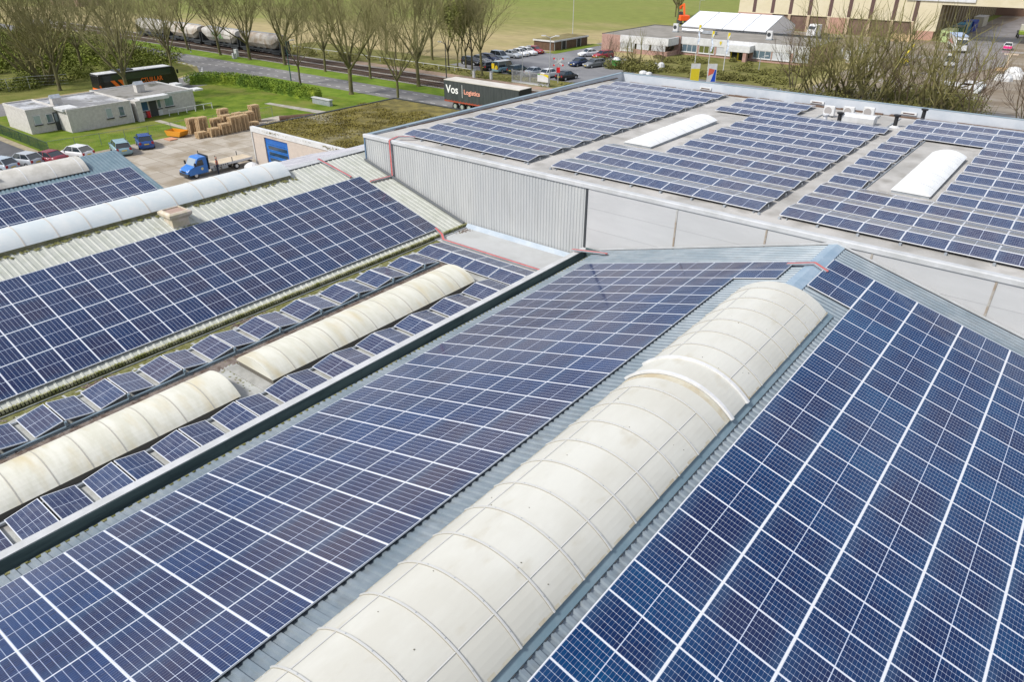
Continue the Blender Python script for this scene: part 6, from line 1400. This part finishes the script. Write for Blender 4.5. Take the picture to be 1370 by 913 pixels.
for i, (x, y) in enumerate([(-64.8, 137.6), (-58.1, 129.0), (-54.8, 128.2)]):
    e = empty('flagpole', (x, y, 0), 0, 'white flagpole with hanging yellow tipped banner, %s of three' % ('left', 'middle', 'right')[i], 'flagpole', 'flagpoles before the office')
    MB().tube((0, 0, 0), (0, 0, 7.0), .08, .05, 8).build('pole', M_WHITE, e)
    f_ = MB(); n = 10
    for k in range(n): pass
    f_.loft([[(.06 + .16 * math.sin(k * 1.1), .05 * math.cos(k * 1.7), 6.8 - k * .30) for k in range(12)], [(.36 + .14 * math.sin(k * .9 + 1), .08 * math.cos(k * 1.3), 6.8 - k * .30) for k in range(12)]], closed=False)
    f_.build('flag', mat('flag_pale', (.55, .62, .74), .7), e); MB().box(.02, .42, -.03, .09, 5.9, 6.9).build('flag_tip', MATS['frame_yellow'], e)
for i, (x, y, c1, l) in enumerate([(-54.6, 116.4, 'y', 'yellow and white upright board left of the blue red one'), (-52.3, 117.9, 'b', 'white upright board with red and blue swirl')]):
    e = empty('sign_board', (x, y, 0), R(38), l, 'sign board')
    for s_ in (-.6, .6): MB().box(s_ - .05, s_ + .05, 0, .08, 0, 3.0).build('post', M_STEEL, e)
    MB().box(-.75, .75, -.06, -.005, .3, 3.2).build('board', M_WHITE, e)
    if c1 == 'y': MB().box(-.72, .72, -.075, -.061, .35, 2.4).build('yellow_field', MATS['frame_yellow'], e)
    else: MB().prism([(-.1, .4), (.65, .4), (.65, 2.3), (.45, 2.3)], 'y', -.075, -.061).build('blue_swirl', cmat('sw_blue', (.01, .07, .5)), e); MB().prism([(-.6, 1.3), (.2, 1.7), (.4, 2.3), (-.55, 2.5)], 'y', -.074, -.061).build('red_swirl', cmat('sw_red', (.6, .12, .08)), e)
def cross_sign(x, y, l, s=1.0):
    e = empty('crossing_sign', (x, y, 0), R(35), l, 'railway sign'); MB().box(-.06, .06, 0, .1, 0, 3.4 * s).build('post', M_WHITE, e)
    for a in (35, -35):
        m = MB(); M_ = Matrix.Translation((0, -.05 + (.02 if a > 0 else 0), 2.9 * s)) @ Matrix.Rotation(R(a), 4, 'Y'); m.box(-.85 * s, .85 * s, -.02, 0, -.14, .14, M=M_); b_ = m.build('cross_board', M_WHITE, e)
        m = MB()
        for s_ in (-1, 1): m.box(s_ * .85 * s - .25 * (s_ > 0), s_ * .85 * s + .25 * (s_ < 0), -.03, -.021, -.14, .14, M=M_)
        m.build('red_end', cmat('sign_red', (.7, .02, .03)), b_)
    MB().box(-.3, .3, -.08, -.02, 1.5 * s, 2.2 * s).build('signal_box', cmat('sign_red', (.7, .02, .03)), e)
cross_sign(-72.2, 102.0, 'red and white level crossing cross beside the tall double lamp', 1.2)
for i, (u, v) in enumerate([(634, 104), (657, 106)]):
    p_ = gp(u, v); e = empty('relay_post', (p_.x, p_.y, 0), 0, 'small white railway post above the trailer roof, %s one' % ('left', 'right')[i], 'railway post'); MB().box(-.2, .2, -.15, .15, 0, 1.2).build('cabinet', M_WHITE, e); MB().box(-.1, .5, -.1, .1, 1.2, 1.4).build('lamp', M_STEEL, e)
for i, (u, v) in enumerate([(314, 78), (317, 76)]):
    p_ = gp(u, v); e = empty('relay_cabinet', (p_.x, p_.y, 0), 0, 'white electrical cabinet on the strip by the track, %s' % ('lower one', 'taller one')[i], 'cabinet'); MB().box(-.45, .45, -.25, .25, .1, 1.0 + i * .5).build('casing', M_WHITE, e); MB().box(-.5, .5, -.3, .3, 0, .1).build('plinth', M_STEEL, e)
# grey bar fence with banner
e = empty('bar_fence', (-79.4, 98.8, 0), 0, 'grey vertical bar fence with a banner in front of the parked cars', 'fence')
for k in range(5): MB().box(k * 1.9 - .06, k * 1.9 + .06, -.06, .06, 0, 2.1).build('post', M_ALU, e)
m = MB()
for k in range(50): m.box(k * .155, k * .155 + .05, -.012, .012, .2, 2.0)
m.box(0, 7.7, -.03, .03, .25, .32); m.box(0, 7.7, -.03, .03, 1.8, 1.87); m.build('bar_panel', M_ALU, e)
MB().box(0, 7.7, -.15, .15, 0, .18).build('plinth', M_TRIM, e)
b_ = empty('banner', (-73.9, 98.6, 0), 0, 'white banner with yellow and green top on the grey fence', 'banner'); MB().box(0, 2.2, -.02, .02, .7, 1.9).build('cloth', M_WHITE, b_); MB().prism([(0, 1.9), (2.2, 1.9), (2.2, 1.4), (1.2, 1.75)], 'y', -.03, -.021).build('yellow_field', MATS['frame_yellow'], b_); MB().box(0, .5, -.032, -.021, 1.75, 1.88).build('green_field', cmat('ban_green', (.05, .3, .05)), b_)
e = empty('glass_container', (-73.6, 122.6, 0), .3, 'green recycling container among the shrubs beside the car park', 'container'); MB().tube((0, 0, .1), (0, 0, 1.5), .75, .8, 14).build('body', cmat('recycling_green', (.05, .32, .07), .5), e); MB().tube((0, 0, 1.5), (0, 0, 1.9), .8, .35, 14).build('lid', M_WHITE, e)
# clutter behind the parapet: white machines/caravans under the trees
for i, (u, v, w_, h_, l) in enumerate([(866, 92, 1.6, 1.1, 'white crate pair on the grass before the office'), (875, 92, 1.3, 1.1, 'second white crate beside the crate pair'), (860, 100, 1.5, .7, 'low white sack by the parapet corner'), (868, 101, 1.2, .6, 'small white sack right of the low one'), (884, 94, 1.4, 1.4, 'tall white bundle among the shrubs')]):
    p_ = gp(u, v); rings = []
    for s_, z in ((.9, 0), (1.0, .4), (.85, .8), (.4, 1.0)): rings.append([(p_.x + w_ * .5 * s_ * math.cos(a * .785 + .4) * (1 + .1 * math.sin(a * 2 + i)), p_.y + w_ * .5 * s_ * math.sin(a * .785 + .4), z * h_ + .02) for a in range(8)])
    tag(MB().loft(rings).build('white_sack', M_WHITE), l, 'sack')
for i in range(9):
    p_ = gp(rr.uniform(1120, 1165), rr.uniform(72, 98)); e = empty('stored_panel_stack', (p_.x, p_.y, 0), rr.uniform(0, 3), 'white stored sheet behind the mossy trees, %s counting from the first placed' % ORD[i], 'sheet stack', 'white stored sheets under the trees')
    e['label'] = 'white stored sheet leaning among the mossy trees behind the parapet'
    MB().box(-.6, .6, -.1, .1, 0, rr.uniform(1.0, 2.0)).build('sheet', M_WHITE, e); MB().box(-.7, .7, -.2, .2, 0, .12).build('bearer', M_WOOD, e)
for i, (u0, v0, u1, v1) in enumerate([(1258, 113, 1300, 117), (1290, 112, 1306, 120), (1302, 124, 1318, 118)]):
    a = gp(u0, v0); b = gp(u1, v1); e = empty('sheet_pile', (0, 0, 0), 0, 'pale flat pile of sheets on the muddy yard, %s' % ('longest one behind the branches', 'short one next to the long pile', 'bluish one nearest the parapet')[i], 'sheet pile')
    MB().box(a.x, b.x, min(a.y, b.y) - 1.2, max(a.y, b.y) + .8, .15, .5).build('sheets', MATS['pale_dome_sheet'] if i == 2 else M_WHITE, e); MB().box(a.x, b.x, min(a.y, b.y) - .9, min(a.y, b.y) - .7, .02, .149).build('bearer', M_WOOD, e)
p_ = gp(1345, 95); e = empty('timber_stack', (p_.x, p_.y, 0), .3, 'pale timber frame stack standing on the muddy yard', 'timber stack')
for k in range(5): MB().box(-1.6, 1.6, -1 + k * .45, -.85 + k * .45, .1 + (k % 2) * .25, .3 + (k % 2) * .25).build('beam', M_WOOD, e)
MB().box(-.2, .1, -.1, .1, .5, 2.8).box(-1.0, 1.2, -.12, .1, 2.8, 3.0).build('upright', mat('pale_timber', (.62, .5, .38), .7), e)
for i, (u, v, h_) in enumerate([(1342, 108, 1.2), (1355, 101, 1.5), (1364, 106, 1.2)]):
    p_ = gp(u, v); rings = []
    for s_, z in ((1.0, 0), (.95, .5), (.6, .9), (.1, 1.0)): rings.append([(p_.x + 1.4 * s_ * math.cos(a * .785), p_.y + 1.1 * s_ * math.sin(a * .785), z * h_) for a in range(8)])
    tag(MB().loft(rings).build('tarp_heap', M_WHITE), 'white tarpaulin covered heap by the timber frames, %s of three' % ('left', 'middle', 'right')[i], 'heap')
e = empty('yellow_lift', (-32.8, 160, 0), .5, 'yellow boom lift half hidden behind the branches', 'lift'); MB().box(-1, 1, -.6, .6, .4, 1.2).build('chassis', MATS['frame_yellow'], e); MB().tube((0, 0, 1.2), (2.0, 1.5, 3.6), .14, n=8).build('boom', MATS['frame_yellow'], e)
car_wheels(None, None, e, (-.7, .7), (-.6, .6), .38, .25)
# orange roofed farm far left
e = empty('farm_building', (-306, 125, 0), .3, 'distant building with orange tiled roof at the upper left', 'building'); MB().box(-7, 7, -5, 5, 0, 3).build('wall', M_PINKBRICK, e); MB().prism([(-5.4, 2.9), (5.4, 2.9), (0, 6.5)], 'x', -7.4, 7.4).build('roof', mat('orange_tiles', (.42, .16, .08), .8), e)
p_ = gp(623, 49); e = empty('bird', (-134, 132, 1.6), .4, 'dark bird flying low over the dry meadow', 'bird')
MB().loft([[(x, .09 * w_ * math.cos(a), .09 * w_ * math.sin(a)) for a in (0, 1, 2, 3, 4, 5)] for x, w_ in ((-.5, .2), (-.3, 1), (.1, 1.3), (.35, .8), (.5, .2))]).add([(-.15, 0, .02), (.2, 0, .02), (.1, .7, .45), (-.1, .7, .45), (.1, -.7, .45), (-.1, -.7, .45)], [(0, 1, 2, 3), (1, 0, 5, 4)]).build('body', M_BLACK, e)

for o in bpy.data.objects:
    if o.parent and o.name.split('.')[0] in ('moss', 'dirt', 'stain', 'rib_end_filler', 'mossy_edge', 'bolt'): o['kind'] = 'stuff'
